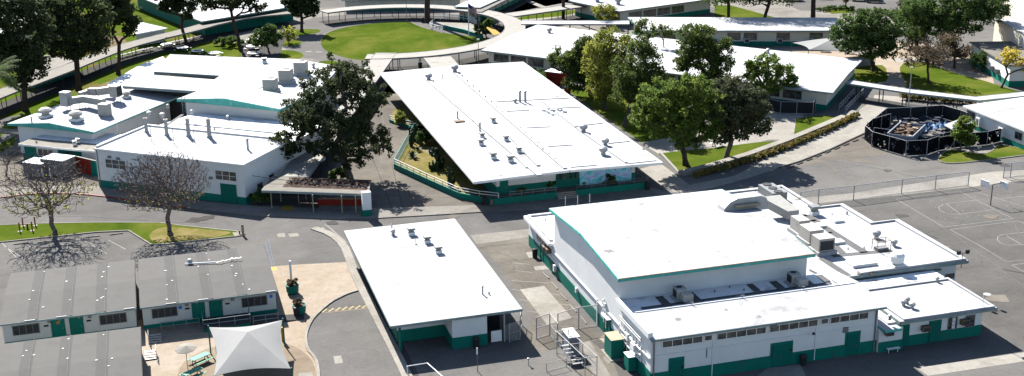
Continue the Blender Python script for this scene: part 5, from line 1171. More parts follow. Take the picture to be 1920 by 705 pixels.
tree('small yellow flowering tree in front of the tan auditorium',(1877,165),[(1896,103,18,12),(1905,115,14,8),(1885,112,12,8),(1925,128,10,6)],'lf_yellow',1705,0.31,'bark',.2,'tree',.5,rc=.35,cat='tree')
tree('dark climbing bush on the white annex wall beside the yellow tree',(1842,135),[(1835,110,16,16),(1850,118,10,12)],'lf_dark',1705,0.31,'bark',.12,'bush',.5,cat='bush')
tree('young leafy green tree on the grass island beside the black enclosure',(1800,284),[(1808,238,20,16),(1812,258,22,14),(1798,252,14,12),(1806,225,10,8)],'lf_green',4030,0.27,'barkg',.12,'tree',.45,rc=.32,shell=.5)
tree('top edge tree with an S shaped trunk behind the shaded wing, left one',(1366,47),[(1345,-14,34,22),(1380,-18,36,26),(1350,-60,50,34),(1385,-60,46,34)],'lf_dark',13000,0.39,'bark',.4,'tree',.55)
tree('top edge tree with forked trunk behind the shaded wing, right one',(1430,47),[(1405,-10,34,20),(1440,-8,36,20),(1468,-2,26,13),(1425,-50,60,36),(1485,-40,40,30),(1450,-90,60,34),(1510,-75,40,30)],'lf_dark',20000,0.39,'bark',.4,'tree',.55)
tree('small sparse tree among parked cars at the top right',(1587,18),[(1585,-6,14,10)],'lf_brown',400,.4,'bark',.15,'tree',.5)
tree('small palm like shrub right of the oval lawn behind the flagpoles',(912,70),[(900,52,9,9),(915,56,9,10),(895,64,10,5),(916,42,8,8)],'lf_dark',2015,0.39,'bark',.15,'bush',.5,cat='bush')
for k,(x,y) in enumerate([(1524,47),(1056,36),(801,42)]):
    palm(['tall bare palm trunk behind the shaded wing at the top right','tall thin palm trunk beside the top centre walkway','thick palm trunk rising out of frame behind the oval lawn'][k],(x,y),(x+[3,2,0][k],y-[120,165,165][k]),[7,3.5,3.5][k],[60,24,24][k],tr=[.5,.35,.6][k])
# yellow canopy by the ramp
a_=empty('yellow_awning',(*at2(928,62),0),'small yellow tilted awning under the right side of the round walkway','awning')
MB().slab([(*at2(917,46,2.6),2.6),(*at2(939,63,2.2),2.2),(*at2(926,66,2.4),2.4),(*at2(912,52,3.0),3.0)],.08).build('cover','yel',a_)
b=MB();[b.tube(at(x,y,0),at(x,y,0)[:2]+(2.3,),.05,.05,6) for x,y in ((935,72),(925,75))];b.build('post','steel',a_)
# hedge, shrubs
def hedge(label,P,w_,h,n,leaf='lf_hedge',size=.35,name='hedge',lump=.25):
    Q=[at2(*p) for p in P];c=Q[len(Q)//2];r=empty(name,(*c,0),label,'hedge');cl=[]
    for i in range(len(Q)-1):
        a=np.array(Q[i]);b_=np.array(Q[i+1]);l=np.linalg.norm(b_-a);m=max(2,int(l/.7))
        for k in range(m):
            for s_ in (-.3,.3):
                p=a+(b_-a)*(k+random.random())/m;d=(b_-a)/l;nn=np.array([-d[1],d[0]]);hh=h*(1-lump+2*lump*random.random())
                p=p+nn*s_*w_;cl.append((np.array([p[0],p[1],hh*.55]),hh*.55,1))
    leafmesh('foliage',cl,n,size,leaf,r)
    b=MB()
    for c_ in cl[::3]: b.tube((c_[0][0],c_[0][1],0),(c_[0][0],c_[0][1],c_[0][2]),.04,.03,5)
    b.build('stems','bark',r);return r
hedge('rusty green hedge row between the curved planter wall and the pavement',[(1300,334),(1350,320),(1407,303),(1445,290),(1480,277),(1520,260),(1560,242),(1607,219)],.8,.85,6500)
hedge('low dark hedge behind the bent white walkway at the right',[(1690,186),(1760,192),(1830,196)],1.4,1.5,2600,'lf_hedge')
hedge('dark hedge under the left end of the bent white walkway',[(1690,181),(1720,183)],1,1.0,500,'lf_dark')
hedge('clipped dark hedge island in the top right car park',[(1535,22),(1570,17),(1602,19)],3,.9,1500,'lf_dark')
hedge('ivy and shrubs against the classroom wall behind the cafeteria',[(985,140),(1010,150),(1035,160)],2.5,1.8,1800,'lf_dark')
tree('round green bush under the pine beside the road canopy',(640,341),[(633,328,13,11),(640,335,12,8)],'lf_mid',900,.35,'bark',.08,'bush',.4,cat='bush')
tree('dark ragged bush against the right wall of the workshop',(480,384),[(478,372,18,10),(500,374,12,12),(490,362,10,10)],'lf_dark',2480,0.25,'bark',.08,'bush',.4,cat='bush')
tree('dark red and green bush in the corner beside the workshop wall',(510,350),[(512,338,8,10)],'lf_brown',500,.32,'bark',.06,'bush',.4,cat='bush')
tree('leafy bush under the cafeteria front eave beside the white wall panel',(1028,362),[(1030,340,9,12),(1024,352,8,8)],'lf_dark',800,.3,'bark',.06,'bush',.4,cat='bush',z0=.4)
tree('dark round bush in front of the mural',(1145,352),[(1146,337,11,10),(1144,344,10,7)],'lf_dark',800,.3,'bark',.06,'bush',.4,cat='bush',z0=.4)
tree('dark shrub behind the left porch railing',(975,368),[(975,358,11,7)],'lf_dark',500,.3,'bark',.05,'bush',.4,cat='bush',z0=.4)
tree('dark low shrub at the left end of the mural',(1098,356),[(1093,346,12,7)],'lf_dark',500,.3,'bark',.05,'bush',.4,cat='bush',z0=.4)
# cacti and agaves in the garden
def cactus(label,base,h,n,spread,leaf='lf_cactus'):
    bp=at(*base);r=empty('cactus',bp,label,'cactus')
    b=MB()
    for i in range(n):
        a=random.random()*2*PI;d=random.random()*spread;x,y=bp[0]+math.cos(a)*d*.5,bp[1]+math.sin(a)*d*.5;hh=h*random.uniform(.6,1)
        x2,y2=bp[0]+math.cos(a)*d,bp[1]+math.sin(a)*d;b.tube((x,y,0),(x2,y2,hh*.5),.17,.2,8);b.tube((x2,y2,hh*.5),(x2,y2,hh),.2,.12,8)
    b.build('stems',M['cactusm'],r)
def agave(label,base,rad,n=26,name='agave'):
    bp=at(*base);r=empty(name,bp,label,'agave');b=MB()
    for i in range(n):
        a=random.random()*2*PI;el=random.uniform(.15,1.35);L0=rad*random.uniform(.7,1);d=Vector((math.cos(a)*math.cos(el),math.sin(a)*math.cos(el),math.sin(el)));s_=Vector((-math.sin(a),math.cos(a),0))*.10
        p=Vector(bp)+Vector((0,0,.1));m_=p+d*L0*.5;t=p+d*L0-Vector((0,0,.1*L0));b.add([p-s_,p+s_,m_+s_*1.2,m_-s_*1.2,t],[(0,1,2,3),(3,2,4)])
    b.build('leaves',M['cactusm'],r)
def paddles(label,base,h,n):
    bp=at(*base);r=empty('prickly_pear',bp,label,'cactus');b=MB();tips=[(Vector(bp),0)]
    for i in range(n):
        p,lv=random.choice(tips[-14:]);a=random.random()*2*PI;d=Vector((math.cos(a)*.6,math.sin(a)*.6,random.uniform(.3,1))).normalized();L0=h/4.5;c=p+d*L0*.5;s_=d.cross(Vector((random.random()-.5,random.random()-.5,.2))).normalized();nn=d.cross(s_)
        vs=[];m=8
        for k in range(m):
            t=2*PI*k/m;vs.append(c+d*L0*.55*math.cos(t)+s_*L0*.36*math.sin(t))
        vv_=[tuple(v+nn*.04) for v in vs]+[tuple(v-nn*.04) for v in vs];b.add(vv_,[tuple(range(m)),tuple(range(2*m-1,m-1,-1))]+[((k+1)%m,k,m+k,m+(k+1)%m) for k in range(m)])
        e=p+d*L0
        if e.z<h: tips.append((e,lv+1))
    b.build('pads',M['cactusm'],r)
M['cactusm']=mat('cactus_skin',(.045,.075,.03),.6,.35,2,stain=(.14,.14,.05),stain_scale=1)
cactus('tall columnar cactus clump at the back tip of the cactus garden',(778,264),3.2,14,.9);cactus('short columnar cactus left of the tallest clump in the cactus garden',(771,274),2.6,5,.4)
agave('large dark agave rosette near the railing in the cactus garden',(774,297),1.7,40);agave('smaller agave rosette between the columnar cacti and the large agave',(784,284),1.1,26)
paddles('tall prickly pear in the middle of the cactus garden',(828,315),3.0,60);cactus('short branching cactus in front of the prickly pear',(815,319),1.5,12,.9)
paddles('prickly pear near the front corner of the cafeteria eave',(848,352),2.9,40);tree('dark shrub mass at the back of the cactus garden under the eave',(797,272),[(797,258,16,12),(806,270,10,8)],'lf_dark',2325,0.25,'bark',.06,'bush',.4,cat='bush')
tree('pale green shrub in the upper planter bed by the cafeteria',(750,236),[(748,220,10,12),(755,228,8,8)],'lf_olive',900,.3,'bark',.05,'bush',.4,cat='bush')
agave('pale agave between the two beds behind the green railing corner',(779,250),1.3,24)
# ================================================================ FENCES AND WALLS
def fence(label,P,h,mesh='chain',post='galv',step=3.0,mid=False,cat='fence',name='fence',r=.045,px=True,group=None,toprail=True):
    Q=[at2(*p) for p in P] if px else P;rt_=empty(name,(*Q[0],0),label,cat,group)
    for i in range(len(Q)-1):
        a=Vector((*Q[i],0));c=Vector((*Q[i+1],0));n=max(1,round((c-a).length/step))
        for k in range(n+(1 if i==len(Q)-2 else 0)):
            q=a.lerp(c,k/n);MB().tube(q,q+Vector((0,0,h)),r,r,8).build('post',post,rt_)
        b=MB()
        if toprail:b.tube(a+Vector((0,0,h)),c+Vector((0,0,h)),r*.7,r*.7,6)
        if mid:b.tube(a+Vector((0,0,h*.5)),c+Vector((0,0,h*.5)),r*.7,r*.7,6)
        b.tube(a+Vector((0,0,.1)),c+Vector((0,0,.1)),r*.6,r*.6,6);b.build('rail',post,rt_)
        if mesh:
            d=(c-a).normalized();nn=Vector((-d.y,d.x,0))*.006;b=MB();u_=Vector((0,0,h-.03));lw=Vector((0,0,.12));b.add([a-nn+lw,c-nn+lw,c-nn+u_,a-nn+u_,a+nn+lw,c+nn+lw,c+nn+u_,a+nn+u_],[(0,1,2,3),(7,6,5,4),(0,4,5,1),(3,2,6,7)]);b.build('mesh_panel',mesh,rt_)
    return rt_
fence('long chain link fence along the pale strip above the basketball court',[(1500,388),(1534,382.5),(1600,375.5),(1690,363.5),(1815,348.5)],2.2,step=6.5,r=.07)
fence('chain link gate fence at the right edge above the backboards',[(1881,334),(1894,333),(1960,326)],2.3,step=3,mid=True,r=.07)
fence('chain link fence with a gate between the snack building and the gymnasium wall',[(1006,636),(1031,628),(1045.7,646),(1046,647)],2.6,step=4,mid=True,r=.06)
fence('chain link fence running from the gate across to the gym wall',[(1046,628),(1085,616.6),(1124,611)],2.6,step=6,r=.06)
fence('chain link fence stretch closing the porch of the snack building',[(955,642),(975,637),(978,610)],2.2,step=2.5,mid=True,r=.05)
# torn windscreen material for the enclosure
def torn():
    m=bpy.data.materials.new('torn_black_windscreen');m.use_nodes=True;nt=m.node_tree;N=nt.nodes;L=nt.links;b=N['Principled BSDF'];b.inputs['Base Color'].default_value=(.005,.005,.006,1);b.inputs['Roughness'].default_value=.9;b.inputs['Specular IOR Level'].default_value=0
    tc=N.new('ShaderNodeTexCoord');v=N.new('ShaderNodeTexNoise');v.inputs['Scale'].default_value=1.15;v.inputs['Detail'].default_value=1.5;v.inputs['Distortion'].default_value=.7;L.new(tc.outputs['Object'],v.inputs['Vector'])
    g_=N.new('ShaderNodeMath');g_.operation='LESS_THAN';g_.inputs[1].default_value=.61;L.new(v.outputs['Fac'],g_.inputs[0]);L.new(g_.outputs[0],b.inputs['Alpha']);return m
M['torn']=torn()
fence('curved front of the rubbish enclosure, torn black windscreen fence on pale posts',[(1668,240),(1634,250),(1620.4,263),(1634,275),(1666,284),(1697.6,293),(1737,291),(1759,283)],2.55,'torn','galv',3.2,r=.055)
fence('right run of black windscreen fence from the young tree to the right edge building',[(1759,283),(1788,278),(1813,275),(1850,272),(1875,266)],2.3,'torn','galv',3.2,r=.055)
fence('back of the rubbish enclosure, straight black windscreen fence below the hedge',[(1634,250),(1660,228),(1706,226),(1766,222)],2.4,'black','galv',3.2,r=.055)
fence('black windscreen fence leg slanting to the corner of the right edge building',[(1766,222),(1800,232),(1828,243)],2.4,'black','galv',3.2,r=.055)
fence('short inner black screen beside the grey dumpster',[(1637,262),(1667,266)],2.1,'torn','galv',3.2,r=.05)
fence('black windscreen fence in front of the ramp at the end of the long white wing',[(1440,207),(1463,213),(1524,214),(1528,208)],2.2,'black','galv',3.5,r=.05)
# green planter walls round the cactus garden
def lowwall(label,P,w_,h,m='teal',railh=.8):
    Q=[at2(*p) for p in P];r=empty('planter_wall',(*Q[0],0),label,'wall');b=MB();ribbon(b,Q,w_,0,h);b.build('wall',m,r)
    if railh:
        rail(r,Q,h,railh,'gutter' if m=='teal' else m,1.8,(1,.5),.045)
    return r
lowwall('green front wall with white rail below the cactus garden',[(739.7,317),(800,345),(860,372),(899,379),(935,383)],.25,.9)
r=empty('garden_railing',(*at2(745,305),0),'pale green slanted railing along the plaza side of the cactus garden','railing');rail(r,[at2(740,315),at2(760,278),at2(781,241)],0,1.5,'fascia',.7,(1,.15),.04);MB().box((0,0,-.01),(.01,.01,.01))
lowwall('short green wall with rail at the upper planter bed beside the cafeteria eave',[(731,229),(752,236),(775,242)],.25,.5)
# ramp rails at the end of the long wing
for k,(p,q_) in enumerate([((1573,208),(1601,178)),((1585,213),(1618,178))]):
    r=empty('ramp_railing',(*at2(*p),0),['left','right'][k]+' grey handrail of the ramp leading up to the right end of the long white wing','railing','ramp handrails') if False else tag(empty('ramp_railing',(*at2(*p),0)),['left','right'][k]+' grey handrail of the ramp beside the right end of the long white wing','railing')
    rail(r,[at2(*p),at2(*q_)],0,1.2,'galv',1.6,(1,.5),.06)
# ================================================================ OBJECTS
# rubbish enclosure contents
M['rubb']=mat('brown_rubbish',(.15,.095,.065),.9,.5,1.2,speck=((.6,.58,.55),1.5,.60))
def container(label,c,L0,W0,H0,rz,m,fill=None,closed=False):
    r=empty('dumpster',(*c,0),label,'dumpster',rz=0);co,si=math.cos(rz),math.sin(rz);q=lambda x,y:(c[0]+x*co-y*si,c[1]+x*si+y*co)
    b=MB();t=.08
    for (x,y,a,d) in [(0,W0/2,L0,t),(0,-W0/2,L0,t),(L0/2,0,t,W0),(-L0/2,0,t,W0)]: b.box((*q(x,y),.15),(a,d,H0),rz)
    b.box((*c,.15),(L0,W0,.1),rz)
    for i in range(5):
        for s_ in(-1,1): b.box((*q(-L0/2+L0*(i+.5)/5,s_*(W0/2+.07)),.2),(.12,.08,H0-.1),rz)
    b.box((*q(0,W0/2),.15+H0),(L0+.2,.18,.1),rz);b.box((*q(0,-W0/2),.15+H0),(L0+.2,.18,.1),rz)
    b.build('body',m,r)
    if closed: MB().box((*c,.15+H0),(L0+.1,W0+.1,.12),rz).build('lid','roof_lifted',r)
    if fill:
        b=MB()
        for i in range(46): b.box((*q(random.uniform(-.42,.42)*L0,random.uniform(-.4,.4)*W0),H0*.78+random.random()*.35),(random.uniform(.3,1.3),random.uniform(.2,.9),random.uniform(.1,.5)),random.random()*3)
        b.build('rubbish',fill,r)
    return r
def rimbox(label,px,H0,m,fill):
    P=[np.array(at2(x,y,H0)) for x,y in px];c=sum(P)/4;ab=P[1]-P[0];bc=P[2]-P[1];L0=float(np.linalg.norm(bc));W0=float(np.linalg.norm(ab));rz=math.atan2(bc[1],bc[0])
    L0=min(max(L0,4),8);W0=min(max(W0,2.2),4);return container(label,(float(c[0]),float(c[1])),L0,W0,H0-.25,rz,m,fill)
M['greybin']=mat('grey_container_paint',(.34,.37,.42),.5,.1,.8,stain=(.25,.25,.25));M['bluebin']=mat('dark_container_paint',(.05,.06,.08),.6,.2,1);M['contw']=mat('worn_white_container',(.34,.335,.325),.7,.12,.6,stain=(.20,.18,.16),stain_scale=.6,stain_thr=.50)
rimbox('pale grey open dumpster holding brown rubbish inside the black fence',[(1667,242),(1701,263),(1732,234),(1700,226)],2.6,'greybin','rubb')
rimbox('dark open dumpster heaped with pale rubbish right of the grey one',[(1716,252),(1731,259),(1786,246),(1772,237)],1.7,'bluebin','junk')
sh=empty('tin_shed',(*at2(1800,262),0),'low tin roofed lean-to behind the young tree inside the enclosure','shed')
Q4=[np.array(at2(x,y,2.1)) for x,y in [(1770,234),(1788,244),(1829,230),(1802,222)]];cq=sum(Q4)/4
MB().prism([tuple(cq+(q-cq)*.92) for q in Q4],0,1.95).build('body','bluebin',sh);b=MB();b.prism([tuple(q) for q in Q4],1.97,2.1);b.build('roof','galv',sh)
M['bluetarp']=mat('blue_tarpaulin',(.06,.15,.30),.5,.3,1.2,bump=.6);M['brown']=mat('brown_board',(.22,.14,.08),.8,.2,1)
tp=empty('tarpaulin_heap',(*at2(1752,245),0),'crumpled blue tarpaulin heap behind the dumpsters','tarpaulin')
b=MB();c_=at2(1752,243);vs=[];fs=[]
for j in range(9):
    for i in range(13): vs.append((c_[0]-3+i*.5,c_[1]-2+j*.5,.15+(random.random()*.9 if 0<i<12 and 0<j<8 else 0)))
for j in range(8):
    for i in range(12): fs.append((j*13+i,j*13+i+1,j*13+i+14,j*13+i+13))
b.add(vs,fs);b.build('sheet','bluetarp',tp)
for k,(px,py,lb,cn) in enumerate([(1688,232,'mixed scrap heap at the back left inside the black enclosure','junk'),(1735,232,'dark scrap pile behind the blue tarpaulin in the black enclosure','bluebin')]):
    r=empty('scrap_heap',(*at2(px,py),0),lb,'scrap heap');b=MB();c_=at2(px,py)
    for i in range(40): b.box((c_[0]+random.gauss(0,2),c_[1]+random.gauss(0,1.6),random.random()*.4),(random.uniform(.3,1.4),random.uniform(.2,1),random.uniform(.1,.8)),random.random()*3)
    b.build('pieces',cn,r)
# left yard containers
wuu=math.atan2(uu[1],uu[0])
for (px,py,L0,W0,H0,lb) in [(112,325,4.4,3.0,2.5,'tall worn white shipping container in the yard beside the workshop'),(74,326,3.6,2.8,2.0,'lower worn white container left of the tall one in the yard')]:
    r=empty('shipping_container',(*at2(px,py),0),lb,'container');c_=at2(px,py);MB().box((*c_,0.1),(L0,W0,H0),wuu).build('body','contw',r)
    b=MB()
    for i in range(9): x=-L0/2+L0*(i+.5)/9;b.box((c_[0]+x*math.cos(wuu)+W0/2*math.sin(wuu)*1.01,c_[1]+x*math.sin(wuu)-W0/2*math.cos(wuu)*1.01,.2),(.12,.06,H0-.25),wuu)
    b.build('ribs','contw',r);MB().box((c_[0],c_[1],.1+H0),(L0+.05,W0+.05,.08),wuu).build('lid','roof_lifted',r)
    b=MB();b.box((c_[0]+W0/2*math.sin(wuu)*1.02,c_[1]-W0/2*math.cos(wuu)*1.02,.3),(.05,.08,H0-.4),wuu);b.build('door_bar','steel',r)
rw=empty('red_screen_wall',(*at2(165,325),0),'bright red screen wall with a green door end between container and workshop','wall')
a=at2(146,322);c=at2(183,331);b=MB();ribbon(b,[a,L_(a,c,.74)],.2,0,2.5);b.build('panel','redp',rw);b=MB();ribbon(b,[L_(a,c,.75),c],.22,0,2.4);b.build('door','teal',rw);b=MB();ribbon(b,[a,c],.28,2.5,2.6);b.build('coping','line',rw)
for k,(x,y) in enumerate([(80,333),(95,334),(115,331)]):
    r=MB().tube(at(x,y),at(x,y)[:2]+(1.5,),.09,.09,8);r.tube(at(x,y)[:2]+(1.5,),at(x,y)[:2]+(1.58,),.1,.05,8);o=r.build('bollard','gutter');tag(o,['leftmost','middle','rightmost'][k]+' of three white bollards in front of the worn containers','bollard','white bollards before the containers')
# red protection posts and hydrant
for k,(x,y) in enumerate([(37.5,435),(43.5,425),(61,433.5),(66.5,424)]):
    p=at(x,y);b=MB().tube(p,(p[0],p[1],1.35),.09,.09,8);b.lathe((p[0],p[1],1.35),[(.09,0),(.05,.06),(.01,.07)],8);r=empty('guard_post',p,['front left','back left','front right','back right'][k]+' dark red guard post around the fire hydrant on the grass island','guard post','guard posts around the hydrant')
    b.build('shaft','redp',r);MB().lathe(p,[(.32,.1),(.32,.13)],12).build('pale_base','line',r)
p=at(52,430);r=empty('fire_hydrant',p,'red and silver fire hydrant between four guard posts on the grass island','fire hydrant');MB().lathe(p,[(.18,0),(.18,.08),(.12,.1),(.12,.55),(.17,.58),(.15,.7),(.05,.8)],12).build('barrel','redp',r);b=MB().tube((p[0]-.22,p[1],.45),(p[0]+.22,p[1],.45),.06,.06,8);b.build('nozzles','galv',r)
r=empty('sign_post',at(456,441),'tan board and short dark red post at the right tip of the grass island','sign');p=at(456,442);b=MB().box((p[0],p[1],0),(.35,.06,1.6),.3);b.build('board','tan',r);p=at(449.5,440);b=MB().tube(p,(p[0],p[1],.6),.1,.1,8);b.build('red_post','redp',r)
# planters
def planter(label,base,post=False):
    p=at(*base);r=empty('planter_pot',p,label,'planter');MB().lathe(p,[(.55,0),(.72,.25),(.78,1.0),(.82,1.05),(.82,1.15),(.7,1.15),(.7,1.0)],16).build('pot','teal',r);MB().lathe(p,[(.69,1.0),(.69,1.04)],16).build('soil','bark',r)
    leafmesh('plant',[((p[0]+random.uniform(-.4,.4),p[1]+random.uniform(-.4,.4),1.35+random.random()*.3),.35,1) for _ in range(7)],260,.28,'lf_brown',r);return p
planter('green round planter with a brown plant beside the white post in the yard',(549,550))
p=at(547,536);b=MB().tube(p,(p[0],p[1],3.3),.13,.13,8);o=b.build('white_post','gutter');tag(o,'thin white post standing behind the upper green planter in the yard','post')
planter('green round planter beside a black bin, the lower one in the yard',(562,588))
def bin_(label,base,h=1.0,r0=.32,m='plastic',z0=0):
    p=at(*base);p=(p[0],p[1],z0);r=empty('trash_can',p,label,'trash can');MB().lathe(p,[(r0*.85,0),(r0,h*.9),(r0*1.1,h*.92),(r0*1.1,h)],14).build('body',m,r);MB().lathe((p[0],p[1],z0+h),[(r0*1.12,0),(r0*.8,.12),(.02,.16)],14).build('lid',m,r)
bin_('black trash can beside the lower green planter in the yard',(557,592),1.0,.42)
bin_('black trash can at the front left corner of the cafeteria plinth',(908,384),1.1,.42);bin_('black trash can at the right end of the cafeteria porch wall',(1214,355),1.1,.42)
bin_('black trash can against the green base of the snack building store room',(893,652),1.1,.36);bin_('black trash can at the back left corner of the gymnasium',(1003,483),1.1,.36)
bin_('black trash can with a white bag by the double door of the gymnasium front',(1506,684),1.0,.38);bin_('black trash can under the round walkway left of the palm trunk',(792,42),1.1,.4)
bin_('dark trash can under the short walkway link behind the cafeteria',(788,128),1.1,.45)
for k,(x,y) in enumerate([(1060,385),(1083,383),(1105.5,380)]):
    p=at(x,y);b=MB().tube(p,(p[0],p[1],1.35),.08,.08,8);o=b.build('bollard','gutter');tag(o,['leftmost','middle','rightmost'][k]+' of three thin white bollards in front of the cafeteria steps','bollard','white bollards before the cafeteria steps')
# cabinets and steel stair frame
r=empty('utility_cabinet',at(1070,668),'grey sheet metal cabinet standing free beside the chain link gate','cabinet');p=at(1070,660);MB().box(p,(1.15,2.3,2.2)).build('body','greybin',r);MB().box((p[0],p[1],2.2),(1.3,2.45,.08)).build('roof','galv',r);MB().box((p[0],p[1]-1.17,.3),(.8,.03,1.6)).build('door','steel',r)
r=empty('electrical_cabinet',(X0-1.1,112.5,0),'tall green electrical cabinet with rusty top against the gym side wall','cabinet');b=MB();c_=at2(1162,674);MB().box((X0-1.0,c_[1]+1.2,.1),(1.4,2.1,2.1)).build('body','teal',r);MB().box((X0-1.0,c_[1]+1.2,2.2),(1.5,2.2,.07)).build('top','tan',r);MB().box((X0-1.0,c_[1]+1.2,0),(1.9,3.1,.1)).build('base','concw',r)
c2_=at2(1190,703);r=empty('electrical_cabinet',(X0-.7,c2_[1]+1.2,0),'short green electrical cabinet with a white top near the gym front corner','cabinet');MB().box((X0-.6,c2_[1]+1.3,.1),(.9,1.3,1.6)).build('body','teal',r);MB().box((X0-.6,c2_[1]+1.3,1.7),(1.0,1.4,.07)).build('top','gutter',r)
r=empty('steel_stair_frame',at(1080,700),'galvanised steel stair frame with crossed rails at the bottom edge between snack building and gymnasium','stair frame')
p=at(1062,690);b=MB();x,y=p[0],p[1]
for dx in (0,1.3):
    b.tube((x+dx,y+3.2,0),(x+dx,y+3.2,2.8),.045,.045,6);b.tube((x+1.0+dx,y-3.0,0),(x+1.0+dx,y-3.0,2.4),.045,.045,6);b.tube((x+dx,y+3.2,2.8),(x+1.0+dx,y-3,2.4),.045,.045,6);b.tube((x+dx,y+3.2,1.6),(x+1.0+dx,y-3,1.4),.04,.04,6);b.tube((x+dx,y+3.2,.2),(x+1.0+dx,y-3,2.3),.04,.04,6);b.tube((x+.5+dx,y,0),(x+.5+dx,y,2.6),.045,.045,6)
for f,z in ((0,2.8),(.5,2.6),(1,2.4),(0,1.6),(1,1.4)): b.tube((x+f,y+3.2-6.2*f,z),(x+1.3+f,y+3.2-6.2*f,z),.04,.04,6)
b.build('frame','galv',r);b=MB()
for i in range(6): b.box((x+.65+.12*i,y+2.4-.5*i,1.4-.2*i),(1.2,.32,.05))
b.build('treads','steel',r)
fence('low steel rail at the bottom edge left of the stair frame',[(1025,697),(1062,688)],1.0,None,'galv',2.5,r=.04)
# lamp and misc poles
def pole(label,base,h,r0=.08,m='steel',arm=None,name='lamp_post',cat='lamp post',head=True):
    p=at(*base);r=empty(name,p,label,cat);MB().tube(p,(p[0],p[1],h),r0*1.2,r0*.8,8).build('pole',m,r)
    if head: MB().box((p[0],p[1],h),(.5,.35,.18)).build('lamp_head','galv',r)
    return p
pole('thin pole with a white cap standing in the shade before the snack building',(895.5,697),2.0,.04,'steel',name='sign_post',cat='pole',head=False);MB().box((at2(895.5,697)[0],at2(895.5,697)[1],2.0),(.14,.05,.75)).build('white_marker','gutter',bpy.data.objects['sign_post.001']);
pole('grey lamp post on the upper lawn behind the bent white walkway',(1702,215),8.5,.09,'galv');pole('thin lamp post between the round walkway and the long white wing',(897.5,118),5,.07,'steel');pole('short lamp post in front of the straight white walkway',(1069,48),4.2,.07,'steel',head=False,name='post',cat='post');pole('thin pole rising out of the oval lawn edge at the top',(763,42),7,.06,'steel',head=False,name='post',cat='post')
for p_,lb in (((893,683),'small pipe stub'),):
    pass
p=at(991,685);b=MB().tube(p,(p[0],p[1],.7),.05,.05,8);b.lathe((p[0],p[1],.7),[(.14,0),(.14,.14),(.02,.2)],10);o=b.build('pipe_bollard','galv');tag(o,'short silver capped pipe stub at the bottom right of the snack building shade','pipe')
# white U rail bottom centre
p=at(764,703);q_=at(802,697);r=empty('hoop_barrier',p,'white U shaped barrier rail cut by the bottom edge below the snack building','barrier');b=MB();b.tube(p,(p[0],p[1],1.0),.05,.05,8);b.tube((p[0],p[1],1.0),(q_[0],q_[1],1.0),.05,.05,8);b.tube((q_[0],q_[1],1.0),(q_[0]+.9,q_[1]-4,1.0),.05,.05,8);b.tube((q_[0]+.9,q_[1]-4,0),(q_[0]+.9,q_[1]-4,1.0),.05,.05,8);b.build('rail','gutter',r)
# white stick on portable roof
p=at(347,497,3.25);q_=at(405,494,3.25);r=empty('downspout_piece',(p[0],p[1],3.25),'long white pipe with a tangled white strap lying on the right portable roof','pipe');b=MB().tube((p[0],p[1],3.42),(q_[0],q_[1],3.42),.09,.09,8);b.build('pipe','gutter',r)
b=MB();pr=Vector((q_[0],q_[1],3.42))
for i in range(18): nx_=pr+Vector((.16+random.uniform(-.1,.15),random.uniform(-.5,.5),random.uniform(-.05,.08)));nx_.z=max(3.38,min(3.6,nx_.z));b.bar(pr,nx_,.12,.03);pr=nx_
b.build('strap','gutter',r);MB().lathe((p[0]+.6,p[1]+.3,3.35),[(.3,0),(.35,.25),(.2,.5),(.02,.55)],12).build('vent_cap','galv',r)
# flags
M['flagred']=mat('flag_red',(.45,.03,.04),.8,.05);M['flagblue']=mat('flag_blue',(.03,.04,.20),.8,.05);M['flagwhite']=mat('flag_white',(.7,.7,.7),.8,.05)
p=at(879,66);r=empty('flagpole',p,'white flagpole right of the oval lawn flying a striped flag above a white one','flagpole');hp=13.5;MB().tube(p,(p[0],p[1],hp),.12,.06,8).build('pole','gutter',r);MB().lathe((p[0],p[1],hp),[(.12,0),(.12,.12),(.02,.2)],10).build('finial','tan',r)
def flagm(name,z,w_,h,kind):
    mats=['flagred','flagwhite','flagblue'];b=MB();nx,nz=12,13
    def P_(u,v): s_=u*w_;return (p[0]+.1+s_*.72*rh[0],p[1]+.1+s_*.72*rh[1]-.25*math.sin(s_*4),z-v*h-.45*s_+.05*math.sin(s_*5))
    for i in range(nx):
        for j in range(nz):
            u0,u1,v0,v1=i/nx,(i+1)/nx,j/nz,(j+1)/nz
            if kind=='us': mi=2 if (i<5 and j<7) else (0 if j%2==0 else 1)
            else: mi=0 if j>=11 else 1
            b.add([P_(u0,v1),P_(u1,v1),P_(u1,v0),P_(u0,v0)],[(0,1,2,3)],mi)
    return b.build(name,mats,r)
for k_,(py,kd) in enumerate([(7,'us'),(28,'ca')]):
    z_=float(atv(880,py,p)[2]);f_=flagm('flag',z_,2.7,1.7,kd)
f_=MB()
pole('second thinner pole beside the flagpole next to the palm shrub',(898,74),5,.05,'tan',head=False,name='post',cat='post')
